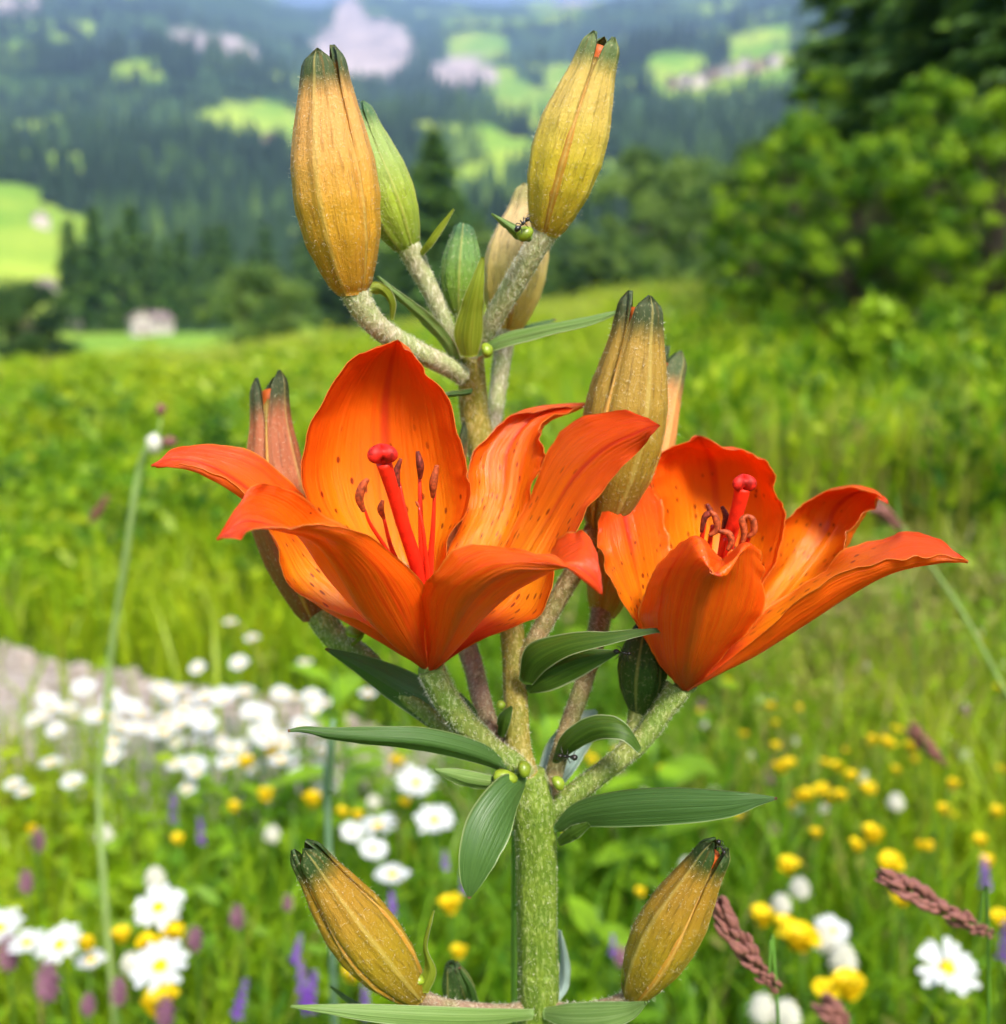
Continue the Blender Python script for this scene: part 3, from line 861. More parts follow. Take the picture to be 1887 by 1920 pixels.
# ------------------------------------------------------------------ purple brown grass spikes
def spikelet_mesh():
    V, q, t, v, i_ = tube_geo([(0, 0, 0), (.0004, .0014, .0006), (.0003, .0034, .0007), (0, .0052, .0003)], [.0004, .00095, .0008, .0001], 7, 6)
    return mesh_np('spikelet', V, [q, t], [M_SPIKE])
ME_SPK = spikelet_mesh()
def grass_spike(path, rad, n, label, stem_to=None, big=1.):
    """path: points from the tip of the seed head down its stalk"""
    pts = [np.array(p) for p in path]
    end = np.array(stem_to)
    root = empty('grass_spike', Vector(end), label, 'grass spike', 'purple brown grass spikes')
    C = catmull(np.array(pts), np.linspace(0, 1, 60)) - end
    full = list(C[::6]) + [C[-1] * .45 + np.array([0, 0, .02]), np.array([0, 0, -.01])]
    me, info = tube_mesh('stem', full, [.0003] * 4 + [.0005] * (len(full) - 4), M_STALK, n=40, m=6, cap=False)
    link('stem', me, root)
    T, N, B = frames(C)
    for i in range(n):
        f = i / n; k = min(58, int(f * 58)); an = i * 2.39996 + random.uniform(-.5, .5)
        s = rad * .85 * (.5 + .6 * math.sin(PI * min(1, f * .95 + .08))) * random.uniform(.7, 1.25) * big
        out = math.cos(an) * N[k] + math.sin(an) * B[k]
        d = Vector(out * random.uniform(.15, .5) - T[k]).normalized()
        z = Vector(out); x = d.cross(z).normalized(); z = x.cross(d)
        o = link('spikelet', ME_SPK, root)
        o.matrix_local = Matrix.Translation(Vector(C[k] + out * .0004)) @ Matrix((x, d, z)).transposed().to_4x4() @ Matrix.Scale(s, 4)
def gbase(x, y): return (x, y, float(H(x, y)))
grass_spike([P(1660, 1642, .27), P(1720, 1678, .272), P(1800, 1722, .275), P(1872, 1757, .28)], 1.25, 92, 'sharp purple brown grass spike slanting across yellow flowers', gbase(.20, .34))
grass_spike([P(1350, 1700, .25), P(1375, 1752, .25), P(1420, 1812, .252), P(1468, 1862, .255)], 1.25, 86, 'dark purple brown grass spike drooping from beside the low lily bud', gbase(.12, .30))
grass_spike([P(1640, 950, .55), P(1665, 965, .55), P(1695, 997, .55)], 1.7, 40, 'blurred brown grass spike behind the petal tip of the lily', gbase(.32, .62))
grass_spike([P(1715, 1370, .60), P(1740, 1400, .60), P(1780, 1440, .6)], 1.9, 46, 'blurred pinkish grass spike leaning over yellow trefoils', gbase(.33, .66))
grass_spike([P(1555, 1895, .40), P(1575, 1915, .40), P(1600, 1950, .4)], 2.0, 40, 'short pale purple grass spike peeping in below two yellow flowers', gbase(.16, .44))
grass_spike([P(200, 935, .75), P(180, 965, .75), P(165, 985, .75)], 1.4, 26, 'thin straw coloured grass spike near the tall pale stalk', gbase(-.30, .80))

# tall stalks
M_PALE = simple('pale_stalk', (.34, .46, .15), .5, .3, .2, .2, 30)
def tall_stalk(name, pts, rad, label, mat=M_PALE):
    pts = [Vector(p) for p in pts]
    root = empty(name, pts[0], label, 'stalk')
    me, info = tube_mesh('stem', [p - pts[0] for p in pts], [rad * 1.2] + [rad] * (len(pts) - 2) + [rad * .6], mat, n=40, m=8)
    link('stem', me, root)
    return root
b = gbase(-.275, .66)
rt = tall_stalk('nodding_stalk', [b, P(188, 1560, .652), P(195, 1400, .646), P(208, 1230, .64), P(235, 1050, .62), P(258, 900, .61), P(278, 840, .6), P(292, 822, .6)], .0022, 'tall pale green stalk with a nodding cream bud beside the flower')
for (px, py, sx, sz, mt) in [(290, 832, .0052, .0072, M_CLOV), (318, 828, .005, .004, M_SPIKE), (302, 768, .0032, .004, M_SPIKE)]:
    c = P(px, py, .6) - Vector(b)
    g = Geo(); V = ico * [sx, sx, sz] * (1 + .2 * (rng.random((12, 1)) - .5)) + np.array(c); g.add(V, tris=icf)
    link('seed_head', g.mesh('seed_head', [mt]), rt)
me, info = tube_mesh('side_stem', [P(290, 826, .6) - Vector(b), P(300, 800, .6) - Vector(b), P(302, 770, .6) - Vector(b)], [.0008, .0006, .0005], M_PALE, n=8, m=5)
link('side_stem', me, rt)
tall_stalk('bluish_stalk', [gbase(-.075, .42), P(617, 1600, .4), P(618, 1480, .39), P(622, 1390, .38), P(625, 1350, .38)], .0016, 'bluish green grass stalk behind the left leaf of the lily', simple('bluish_stalk', (.28, .42, .24), .5, .3, .2, .2, 30))
tall_stalk('thin_stalk', [gbase(.40, .60), P(2050, 1590, .59), P(1960, 1420, .585), P(1880, 1285, .58), P(1815, 1165, .57), P(1745, 1060, .56), P(1690, 985, .55)], .0011, 'thin pale stalk slanting up behind the lily petal tip')
tall_stalk('slim_stalk', [gbase(.004, .25), P(964, 1880, .235), P(966, 1700, .232), P(962, 1560, .228)], .0007, 'slim green grass stalk rising close beside the thick lily stem', M_STALK)

# broad bright leaves behind the lily
def leafy_plant(px, py, drop, label, s=1., nl=9, seed=0):
    r = np.random.default_rng(seed)
    top = PZ(px, py, drop); base = ground_below(top, .02)
    root = empty('broad_leaf_plant', base, label, 'plant', 'broad leaved plants in the meadow')
    rel = np.array(top - base)
    me, info = tube_mesh('stem', [(0, 0, -.01), rel * .5 + [.01, 0, 0], rel], [.003, .0025, .001], M_STALK, n=10, m=6)
    link('stem', me, root)
    for k in range(nl):
        f = .35 + .65 * k / nl; an = k * 2.4 + r.random()
        p0 = rel * f; L = s * r.uniform(.045, .07); W = L * .24
        d = np.array([math.cos(an), math.sin(an), r.uniform(.2, .9)]); d /= np.linalg.norm(d)
        e = np.cross(d, [0, 0, 1]); e /= np.linalg.norm(e); u = np.cross(e, d)
        V = []
        for i in range(8):
            t = i / 7; wv = W * math.sin(PI * min(.999, t * .93 + .05)) ** .8
            for q in (-1, -.5, 0, .5, 1): V.append(p0 + d * L * t + e * wv * q + u * (-.35 * L * t * t + .25 * wv * abs(q)))
        g = Geo(); g.add(V, grid_quads(8, 5)); link('leaf', g.mesh('leaf', [M_GREENL]), root)
leafy_plant(625, 1255, .33, 'bright yellow green leafy plant behind the left lily flower stalk', 1.0, 10, 1)
leafy_plant(1225, 1385, .36, 'bright yellow green leafy plant behind the right lily flower stalk', 1.1, 12, 2)
leafy_plant(1020, 1340, .36, 'bright green leafy plant directly behind the lily stem fork', 1.0, 10, 3)
leafy_plant(1120, 1700, .44, 'green leafy plant low behind the right side of the lily stem', .8, 8, 4)

# ================================================================== THE FIRE LILY
# ---- materials
n = NT('lily_petal')
u = n.attr('pu'); v = n.attr('pv'); sd = n.attr('side')
seed = n.n('ObjectInfo').outputs['Random']
sx = n.math('MULTIPLY', seed, 37.0)
au = n.math('ABSOLUTE', u)
vein = n.noise(n.xyz(n.math('MULTIPLY', u, 15.0), n.math('MULTIPLY', v, 1.8), sx), 1.0, 5, .7)
blot = n.noise(n.xyz(n.math('MULTIPLY', u, 1.2), n.math('MULTIPLY', v, 2.2), sx), 1.0, 2, .5)
inner = n.ramp(n.math('ADD', v, n.math('MULTIPLY', n.math('SUBTRACT', blot, .5), .25)),
               [(0, (.55, .022, .005)), (.12, (.82, .10, .005)), (.27, (.94, .35, .005)), (.46, (.93, .225, .005)), (.68, (.91, .12, .005)), (1, (.82, .065, .010))])
inner = n.mix(n.math('MULTIPLY', n.step(au, .55, 1.0), .45), inner, (.88, .085, .005))
inner = n.mix(n.math('MULTIPLY', n.step(vein, .50, .70), .5), inner, (.82, .060, .005))
mid = n.math('MULTIPLY', n.math('SUBTRACT', 1.0, n.step(au, .015, .085)), n.step(v, .3, .6))
inner = n.mix(n.math('MULTIPLY', mid, .75), inner, (.68, .03, .012))
vor = n.n('TexVoronoi', {'Vector': n.xyz(n.math('MULTIPLY_ADD', u, 7.5, sx), n.math('MULTIPLY_ADD', v, 16.0, sx), 0.0), 'Scale': 1.0, 'Randomness': .95}, voronoi_dimensions='2D', feature='F1')
dot = n.math('SUBTRACT', 1.0, n.step(vor.outputs['Distance'], .10, .17))
keep = n.math('GREATER_THAN', n.n('SeparateColor', {0: vor.outputs['Color']}).outputs[0], n.math('MULTIPLY_ADD', v, 1.2, .12))
zone = n.math('MULTIPLY', n.step(v, .12, .22), n.math('SUBTRACT', 1.0, n.step(v, .48, .64)))
inner = n.mix(n.math('MULTIPLY', n.math('MULTIPLY', dot, keep), n.math('MULTIPLY', zone, .92)), inner, (.16, .006, .004))
outer = n.mix(n.step(vein, .40, .66), (.94, .165, .006), (.92, .085, .005))
outer = n.mix(n.math('MULTIPLY', n.step(au, .5, 1.0), .5), outer, (.93, .18, .005))
rib = n.math('SUBTRACT', 1.0, n.step(au, .02, .16))
outer = n.mix(n.math('MULTIPLY', rib, n.math('MULTIPLY', n.math('SUBTRACT', 1.0, n.step(v, .25, .75)), .6)), outer, (.50, .13, .015))
outer = n.mix(n.math('MULTIPLY', n.math('SUBTRACT', 1.0, n.step(v, .04, .2)), .8), outer, (.50, .075, .012))
col = n.mix(sd, inner, outer)
tipg = n.math('MULTIPLY', n.step(v, .965, .995), sd)
col = n.mix(n.math('MULTIPLY', tipg, .7), col, (.12, .13, .02))
col = n.mix(n.math('MULTIPLY', n.step(au, .955, .995), .65), col, (.96, .40, .06))  # edge highlight painted as a light orange line along both margins
h = n.math('ADD', n.math('MULTIPLY', n.noise(n.xyz(n.math('MULTIPLY', u, 26.0), n.math('MULTIPLY', v, 5.0), sx), 1.0, 3), .7),
           n.math('MULTIPLY', n.noise(n.xyz(n.math('MULTIPLY', u, 5.0), n.math('MULTIPLY', v, 4.0), sx), 1.0, 3), .8))
nb = n.bump(h, .7, .0009)
M_PETAL = n.out(n.leafy(col, .48, .30, .50, nb, n.mix(.4, col, (.95, .20, .004))))

def bud_mat(name, base, mid_, top, tip):
    n = NT(name)
    u = n.attr('pu'); v = n.attr('pv')
    tc = n.n('TexCoord').outputs['Object']
    st = n.noise(n.xyz(n.math('MULTIPLY', u, 8.0), n.math('MULTIPLY', v, 5.0), 0.0), 1.0, 5, .7)
    fz = n.noise(tc, 1500, 3, .6)
    vv = n.math('ADD', v, n.math('MULTIPLY', n.math('SUBTRACT', st, .5), .16))
    c = n.ramp(vv, [(0, base), (.35, mid_), (.66, top), (.80, top), (.90, tip), (1, tip)])
    c = n.mix(n.math('MULTIPLY', n.step(st, .50, .66), .62), c, tuple(x * y for x, y in zip(mid_, (.42, .36, .5))))
    c = n.mix(n.math('MULTIPLY', n.step(fz, .55, .75), .35), c, (.72, .62, .36))
    rib = n.math('SUBTRACT', 1.0, n.step(n.math('ABSOLUTE', u), .02, .10))
    c = n.mix(n.math('MULTIPLY', rib, .3), c, (.62, .50, .14))
    hh = n.math('ADD', n.math('MULTIPLY', st, 1.2), n.math('MULTIPLY', fz, .5))
    return n.out(n.leafy(c, .12, .5, .35, n.bump(hh, .8, .0005)))
M_BUD_OR = bud_mat('bud_orange', (.46, .22, .014), (.62, .31, .02), (.68, .33, .08), (.055, .085, .022))
M_BUD_YE = bud_mat('bud_yellow', (.48, .31, .02), (.64, .47, .03), (.62, .42, .09), (.12, .17, .05))
M_BUD_PALE = bud_mat('bud_pale', (.55, .38, .05), (.68, .50, .13), (.72, .50, .22), (.35, .30, .10))
M_BUD_GR = bud_mat('bud_green', (.20, .28, .02), (.32, .40, .03), (.30, .40, .10), (.08, .17, .06))
M_BUD_SM = bud_mat('bud_small_green', (.22, .30, .03), (.18, .32, .035), (.14, .27, .06), (.07, .17, .06))
M_BUD_BR = bud_mat('bud_brown', (.24, .085, .02), (.38, .125, .03), (.38, .105, .035), (.04, .06, .016))
M_BUD_OL = bud_mat('bud_olive', (.27, .165, .010), (.34, .22, .010), (.36, .19, .015), (.030, .065, .010))
M_BUD_GO = bud_mat('bud_golden', (.22, .13, .015), (.34, .21, .02), (.38, .22, .03), (.045, .065, .018))
M_BUD_SAL = bud_mat('bud_salmon', (.42, .31, .04), (.68, .30, .05), (.72, .27, .07), (.07, .10, .03))
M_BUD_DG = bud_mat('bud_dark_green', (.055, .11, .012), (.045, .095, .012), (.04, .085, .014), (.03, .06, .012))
M_CORE = simple('bud_core', (.50, .10, .015), .5, .3, .2, .2, 300)

def stem_mat(name, a, b, c, hair=.0):
    n = NT(name)
    tc = n.n('TexCoord').outputs['Object']; v = n.attr('pv')
    big = n.noise(tc, 160, 4, .6); fine = n.noise(n.n('VectorMath', {0: tc, 1: (1, 1, .45)}, operation='MULTIPLY').outputs[0], 1400, 3, .6)
    k = n.mix(n.step(big, .35, .65), a, b)
    k = n.mix(n.math('MULTIPLY', n.step(fine, .50, .72), .6), k, c)
    k = n.mix(n.math('MULTIPLY', n.step(fine, .60, .40), .35), k, tuple(x * .4 for x in a))
    return n.out(n.leafy(k, .08, .55, .3, n.bump(fine, .8, .0006)))
M_STEM = stem_mat('lily_stem', (.135, .215, .020), (.20, .28, .028), (.40, .42, .16))
M_STEM_UP = stem_mat('lily_upper_stem', (.26, .24, .03), (.34, .26, .04), (.55, .46, .22))
M_PED = stem_mat('pedicel_pale', (.36, .40, .15), (.46, .40, .24), (.80, .76, .60))
M_PED_BR = stem_mat('pedicel_brown', (.20, .19, .05), (.27, .18, .08), (.54, .50, .28))
M_PED_GR = stem_mat('pedicel_green', (.17, .26, .035), (.26, .29, .06), (.52, .54, .26))
M_PED_RD = stem_mat('pedicel_reddish', (.28, .22, .10), (.34, .20, .13), (.60, .54, .36))
M_HAIR = simple('stem_hair', (.82, .78, .62), .5, .3, .4, .05, 50)
M_RED = simple('style_red', (.84, .024, .006), .5, .25, .15, .15, 500)
M_FIL = simple('filament_red', (.80, .030, .008), .3, .5, .2, .15, 500)
M_STIG = simple('stigma_red', (.55, .014, .008), .55, .25, .1, .5, 700)
M_ANTH = simple('anther_brown', (.17, .022, .010), .6, .25, 0, .6, 1500)
M_ANTO = simple('anther_rust', (.34, .055, .012), .6, .25, 0, .5, 1500)
n = NT('lily_leaf')
u = n.attr('pu'); v = n.attr('pv')
lines = n.noise(n.xyz(n.math('MULTIPLY', u, 9.0), n.math('MULTIPLY', v, .7), 0.0), 1.0, 3, .6)
c = n.mix(n.step(lines, .30, .75), (.058, .128, .024), (.076, .155, .033))
c = n.mix(n.math('MULTIPLY', n.step(n.math('ABSOLUTE', u), .90, .99), .6), c, (.40, .46, .20))
c = n.mix(n.step(v, .965, .995), c, (.22, .08, .04))
M_LEAFD = n.out(n.leafy(c, .22, .42, .5, n.bump(lines, .5, .0006)))
def leaf_variant(name, a, b, trans=.3):
    n = NT(name)
    u = n.attr('pu'); v = n.attr('pv')
    lines = n.noise(n.xyz(n.math('MULTIPLY', u, 8.0), n.math('MULTIPLY', v, .7), 0.0), 1.0, 3, .6)
    c = n.mix(n.step(lines, .4, .62), a, b)
    c = n.mix(n.math('MULTIPLY', n.step(n.math('ABSOLUTE', u), .88, .99), .6), c, (.55, .58, .34))
    return n.out(n.leafy(c, trans, .42, .45, n.bump(lines, .5, .0006)))
M_LEAFY = leaf_variant('lily_leaf_yellow', (.26, .33, .02), (.36, .42, .04), .4)
M_LEAFL = leaf_variant('lily_leaf_light', (.17, .29, .06), (.26, .38, .11), .35)
M_LEAFB = leaf_variant('lily_leaf_bluish', (.30, .42, .36), (.42, .54, .48), .3)
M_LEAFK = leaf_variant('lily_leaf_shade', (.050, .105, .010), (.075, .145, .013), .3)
M_BULB = simple('bulbil', (.24, .32, .02), .35, .5, .15, .3, 300)

LX, LY = P(1010, 1900, .212).x, .212
LROOT = Vector((LX + .002, LY, float(H(LX, LY))))
lily = empty('fire_lily', LROOT, 'tall orange lily in bloom with many buds standing in front of the meadow', 'lily')

def pm(l, Y): return l * Y / FOC            # picture pixels to metres at depth Y

def sheet(rows, inner_pt, mat, name, parent, N=60, M=26, thick=.00032, rib=.00035, wave=.0, seed=0, tipround=True):
    """petal or leaf from a net of points: rows from base to tip, each across the blade; closed shell with real thickness"""
    K = max(len(r_) for r_ in rows if not isinstance(r_, tuple))
    net = []
    for i, r_ in enumerate(rows):
        if isinstance(r_, tuple):
            c = P(*r_); nx = rows[i + 1] if i == 0 else rows[i - 1]
            a_, b_ = P(*nx[0]), P(*nx[-1])
            w_ = (b_ - a_) * (.10 if i == 0 else .05)
            net.append([c + w_ * (k / (K - 1) - .5) for k in range(K)])
        else:
            net.append([P(*q) for q in r_])
    net = np.array([[tuple(q) for q in r_] for r_ in net])
    ts = np.linspace(0, 1, N); us = np.linspace(0, 1, M)
    A = catmull(net, ts)                                   # N,K,3
    S = catmull(A.transpose(1, 0, 2), us).transpose(1, 0, 2)   # N,M,3
    dv = np.gradient(S, axis=0); du = np.gradient(S, axis=1)
    nn = np.cross(dv, du); nn /= np.linalg.norm(nn, axis=2)[..., None] + 1e-12
    if inner_pt is not None:
        ip = np.array(P(*inner_pt))
        mid_ = S[N // 4:3 * N // 4, M // 2 - 2:M // 2 + 3]
        if ((ip - mid_) * nn[N // 4:3 * N // 4, M // 2 - 2:M // 2 + 3]).sum() < 0: nn = -nn
    U = us * 2 - 1
    prof = np.sin(PI * np.clip(ts, 0, 1)) ** .5
    disp = -rib * np.exp(-(U[None] / .07) ** 2) * prof[:, None] + rib * .7 * np.exp(-((np.abs(U[None]) - .14) / .07) ** 2) * prof[:, None]
    rip = (fbm(U[None] * 9 + seed * 3.7, ts[:, None] * 2.5 + seed, seed % 4) - .5) * rib * 1.1
    ed = wave * np.abs(U[None]) ** 3 * (fbm(ts[:, None] * 9 + seed * 1.3, U[None] * .6 + 5, (seed + 1) % 4) - .5) * 2 * prof[:, None]
    S = S + nn * (disp + rip + ed)[..., None]
    th = thick * (1 - .6 * np.abs(U[None]) ** 4) * np.ones((N, 1))
    top = S + nn * th[..., None] * .5; bot = S - nn * th[..., None] * .5
    V = np.concatenate([top.reshape(-1, 3), bot.reshape(-1, 3)])
    q = grid_quads(N, M)
    k = N * M
    e = []
    for i in range(N - 1):
        e.append([i * M, i * M + k, (i + 1) * M + k, (i + 1) * M]); j = M - 1
        e.append([i * M + j, (i + 1) * M + j, (i + 1) * M + j + k, i * M + j + k])
    for j in range(M - 1):
        e.append([j, j + 1, j + 1 + k, j + k]); i = N - 1
        e.append([i * M + j, i * M + j + k, i * M + j + 1 + k, i * M + j + 1])
    pu = np.tile(U, N); pv = np.repeat(ts, M)
    me = mesh_np(name, V, np.concatenate([q, q[:, ::-1] + k, np.array(e)]), [mat],
                 {'pu': np.tile(pu, 2), 'pv': np.tile(pv, 2), 'side': np.concatenate([np.zeros(k), np.ones(k)])})
    return wpart(name, me, parent, LROOT)

def blade(spine, hw, tilt, mat, name='leaf', parent=None, fold=.25, thick=.00045, rib=.0003, N=44, M=13, seed=0, wave=.0):
    """leaf from a spine of picture points with depth, half widths in pixels and a tilt about the spine per point"""
    n_ = len(spine)
    S = np.array([tuple(P(*s)) for s in spine])
    T = np.gradient(S, axis=0); T /= np.linalg.norm(T, axis=1)[:, None]
    if not hasattr(tilt, '__len__'): tilt = [tilt] * n_
    rows = []
    for i in range(n_):
        s0 = np.cross(T[i], [0, 1, 0]); s0 /= np.linalg.norm(s0)
        n0 = np.cross(s0, T[i])
        a = math.radians(tilt[i]); ac = math.cos(a) * s0 + math.sin(a) * n0; nr = -math.sin(a) * s0 + math.cos(a) * n0
        w_ = pm(hw[i], spine[i][2])
        rows.append([S[i] + ac * w_ * k + nr * fold * w_ * (abs(k) - .4) for k in (-1, -.5, 0, .5, 1)])
    return net_sheet(np.array(rows), mat, name, parent or lily, N, M, thick, rib, seed, wave)

def net_sheet(net, mat, name, parent, N, M, thick, rib, seed, wave):
    global P
    keep = P
    P = lambda *q: Vector(q)
    try:
        return sheet([[tuple(q) for q in r_] for r_ in net], None, mat, name, parent, N, M, thick, rib, wave, seed)
    finally:
        P = keep

HAIR_COUNT = [0]
def hairs(parent, pts, nrm, lo, hi, seed, wid=.000035, droop=.3):
    r = np.random.default_rng(seed)
    n_ = len(pts)
    L = r.uniform(lo, hi, n_)[:, None]
    d = nrm + r.normal(size=(n_, 3)) * .55; d /= np.linalg.norm(d, axis=1)[:, None]
    d2 = d + r.normal(size=(n_, 3)) * .7; d2 /= np.linalg.norm(d2, axis=1)[:, None]
    s = np.cross(d, r.normal(size=(n_, 3))); s /= np.linalg.norm(s, axis=1)[:, None]
    m_ = pts + d * L * .5; t_ = m_ + d2 * L * .5
    V = np.stack([pts - s * wid, pts + s * wid, m_ + s * wid * .8, m_ - s * wid * .8, t_], 1).reshape(-1, 3)
    b = np.arange(n_)[:, None] * 5
    me = mesh_np('hair', V, [b + [0, 1, 2, 3], b + [3, 2, 4]], [M_HAIR])
    o = wpart('hair', me, parent, LROOT); o['kind'] = 'stuff'
    HAIR_COUNT[0] += n_

def rod(name, pts, widths, mat, parent, hair=0, seed=0, n=40, m=18, ridges=0, rd=0, lo=.0004, hi=.0011, bumpy=.10):
    W = [P(*q) for q in pts]
    R = [pm(w_ / 2, q[2]) for w_, q in zip(widths, pts)]
    V, q, t, v, (C, Rr, Nn, Bb) = tube_geo([tuple(x) for x in W], R, n, m, ridges, rd, True, bumpy, seed)
    me = mesh_np(name, V, [q, t], [mat], {'pv': v})
    o = wpart(name, me, parent, LROOT)
    if hair:
        r = np.random.default_rng(seed + 77)
        i = r.integers(0, n - 1, hair); f = r.random(hair)[:, None]; a = r.random(hair) * 2 * PI
        nr = np.cos(a)[:, None] * Nn[i] + np.sin(a)[:, None] * Bb[i]
        c = C[i] * (1 - f) + C[i + 1] * f
        rr_ = (Rr[i] * (1 - f[:, 0]) + Rr[i + 1] * f[:, 0])[:, None]
        hairs(o, c + nr * rr_ * .97, nr, lo, hi, seed)
    return o

# ---- main stem: thick below the fork, slimmer above, down to the soil
foot = LROOT - Vector((0, 0, .012))
V1 = [foot, LROOT * .5 + P(1012, 2100, .212) * .5] + [P(x_, y_, Y_) for x_, y_, Y_ in ((1010, 1960, .212), (1010, 1880, .212), (1008, 1740, .2115), (1006, 1600, .211), (1000, 1510, .2105), (990, 1450, .210))]
R1 = [pm(44, .212)] * 2 + [pm(x_, .211) for x_ in (43, 42, 41, 42, 43, 34)]
V, q, t, v, inf = tube_geo([tuple(x) for x in V1], R1, 90, 28, 7, .035, True, .05, 2)
stem = wpart('stem', mesh_np('stem', V, [q, t], [M_STEM], {'pv': v}), lily, LROOT)
C_, R_, N_, B_ = inf
r = np.random.default_rng(3)
hN = 5200
zsel = np.where(C_[:, 2] > LROOT.z + .30)[0]
i = r.choice(zsel[:-1], hN); f = r.random(hN)[:, None]; a = r.random(hN) * 2 * PI
nr = np.cos(a)[:, None] * N_[i] + np.sin(a)[:, None] * B_[i]
hairs(stem, C_[i] * (1 - f) + C_[i + 1] * f + nr * R_[i][:, None] * .97, nr, .0003, .0008, 5)
rod('stem', [(985, 1470, .21), (972, 1400, .212), (966, 1290, .217), (960, 1180, .224), (940, 1050, .235), (915, 900, .244), (892, 790, .246), (886, 720, .244), (884, 665, .241)],
    [62, 50, 46, 46, 48, 52, 54, 50, 44], M_STEM_UP, stem, 3600, 11, 70, 20, 6, .04)

# ---- pedicels (flower stalks)
def pedicel(pts, widths, mat, hair, seed, lo=.0004, hi=.0011):
    return rod('flower_stalk', pts, widths, mat, lily, hair, seed, 40, 16, 0, 0, lo, hi)
pedicel([(662, 540, 0.221), (680, 578, 0.222), (715, 618, 0.225), (775, 655, 0.23), (835, 685, 0.235), (868, 705, 0.239)], [54, 46, 42, 40, 36, 36], M_PED, 2600, 21)
pedicel([(764, 458, 0.237), (785, 500, 0.238), (815, 560, 0.239), (842, 625, 0.24), (858, 675, 0.241)], [44, 38, 32, 28, 30], M_PED, 1700, 22)
pedicel([(864, 582, 0.245), (868, 620, 0.244), (876, 665, 0.242)], [26, 26, 28], M_PED_GR, 500, 23)
pedicel([(1022, 432, 0.229), (1000, 470, 0.23), (965, 530, 0.233), (930, 590, 0.236), (905, 635, 0.239), (888, 675, 0.241)], [50, 44, 42, 38, 34, 32], M_PED, 2300, 24)
pedicel([(950, 605, 0.255), (943, 660, 0.254), (935, 720, 0.252), (925, 800, 0.249), (915, 880, 0.247)], [40, 36, 32, 30, 28], M_PED, 1500, 25)
pedicel([(1122, 985, .224), (1095, 1040, .224), (1060, 1100, .223), (1020, 1170, .222), (985, 1240, .219), (970, 1290, .217)], [46, 42, 38, 36, 36, 36], M_PED_BR, 1900, 26)
pedicel([(1130, 1140, .240), (1120, 1190, .235), (1095, 1280, .227), (1060, 1380, .217), (1035, 1470, .213), (1022, 1520, .211)], [44, 40, 36, 36, 36, 40], M_PED_BR, 1500, 27)
pedicel([(600, 1152, .228), (630, 1195, .226), (680, 1228, .222), (745, 1290, .217), (830, 1360, .212), (930, 1420, .209), (975, 1450, .210)], [56, 50, 40, 34, 32, 32, 36], M_PED_GR, 2200, 28)
pedicel([(809, 1255, .203), (830, 1300, .203), (865, 1350, .204), (915, 1400, .206), (965, 1435, .208), (985, 1450, .21)], [54, 52, 52, 50, 48, 44], M_PED_GR, 2600, 29, .0005, .0013)
pedicel([(868, 1190, .234), (888, 1250, .228), (908, 1330, .219), (935, 1400, .215), (972, 1450, .212)], [42, 40, 38, 40, 44], M_PED_RD, 1500, 30)
pedicel([(1272, 1290, .213), (1245, 1330, .212), (1200, 1390, .211), (1140, 1440, .210), (1075, 1490, .210), (1030, 1530, .211)], [52, 44, 42, 42, 44, 48], M_PED_GR, 1800, 31)
pedicel([(1196, 1325, .219), (1188, 1360, .217), (1172, 1400, .214), (1155, 1430, .212)], [34, 30, 28, 28], M_PED_GR, 400, 32)
pedicel([(772, 1860, .200), (820, 1882, .202), (890, 1893, .205), (950, 1896, .208), (995, 1890, .211)], [40, 30, 28, 28, 34], M_PED_RD, 900, 33)
pedicel([(1192, 1855, .202), (1160, 1878, .203), (1100, 1892, .206), (1060, 1894, .209), (1022, 1888, .211)], [36, 28, 26, 28, 34], M_PED_RD, 800, 34)

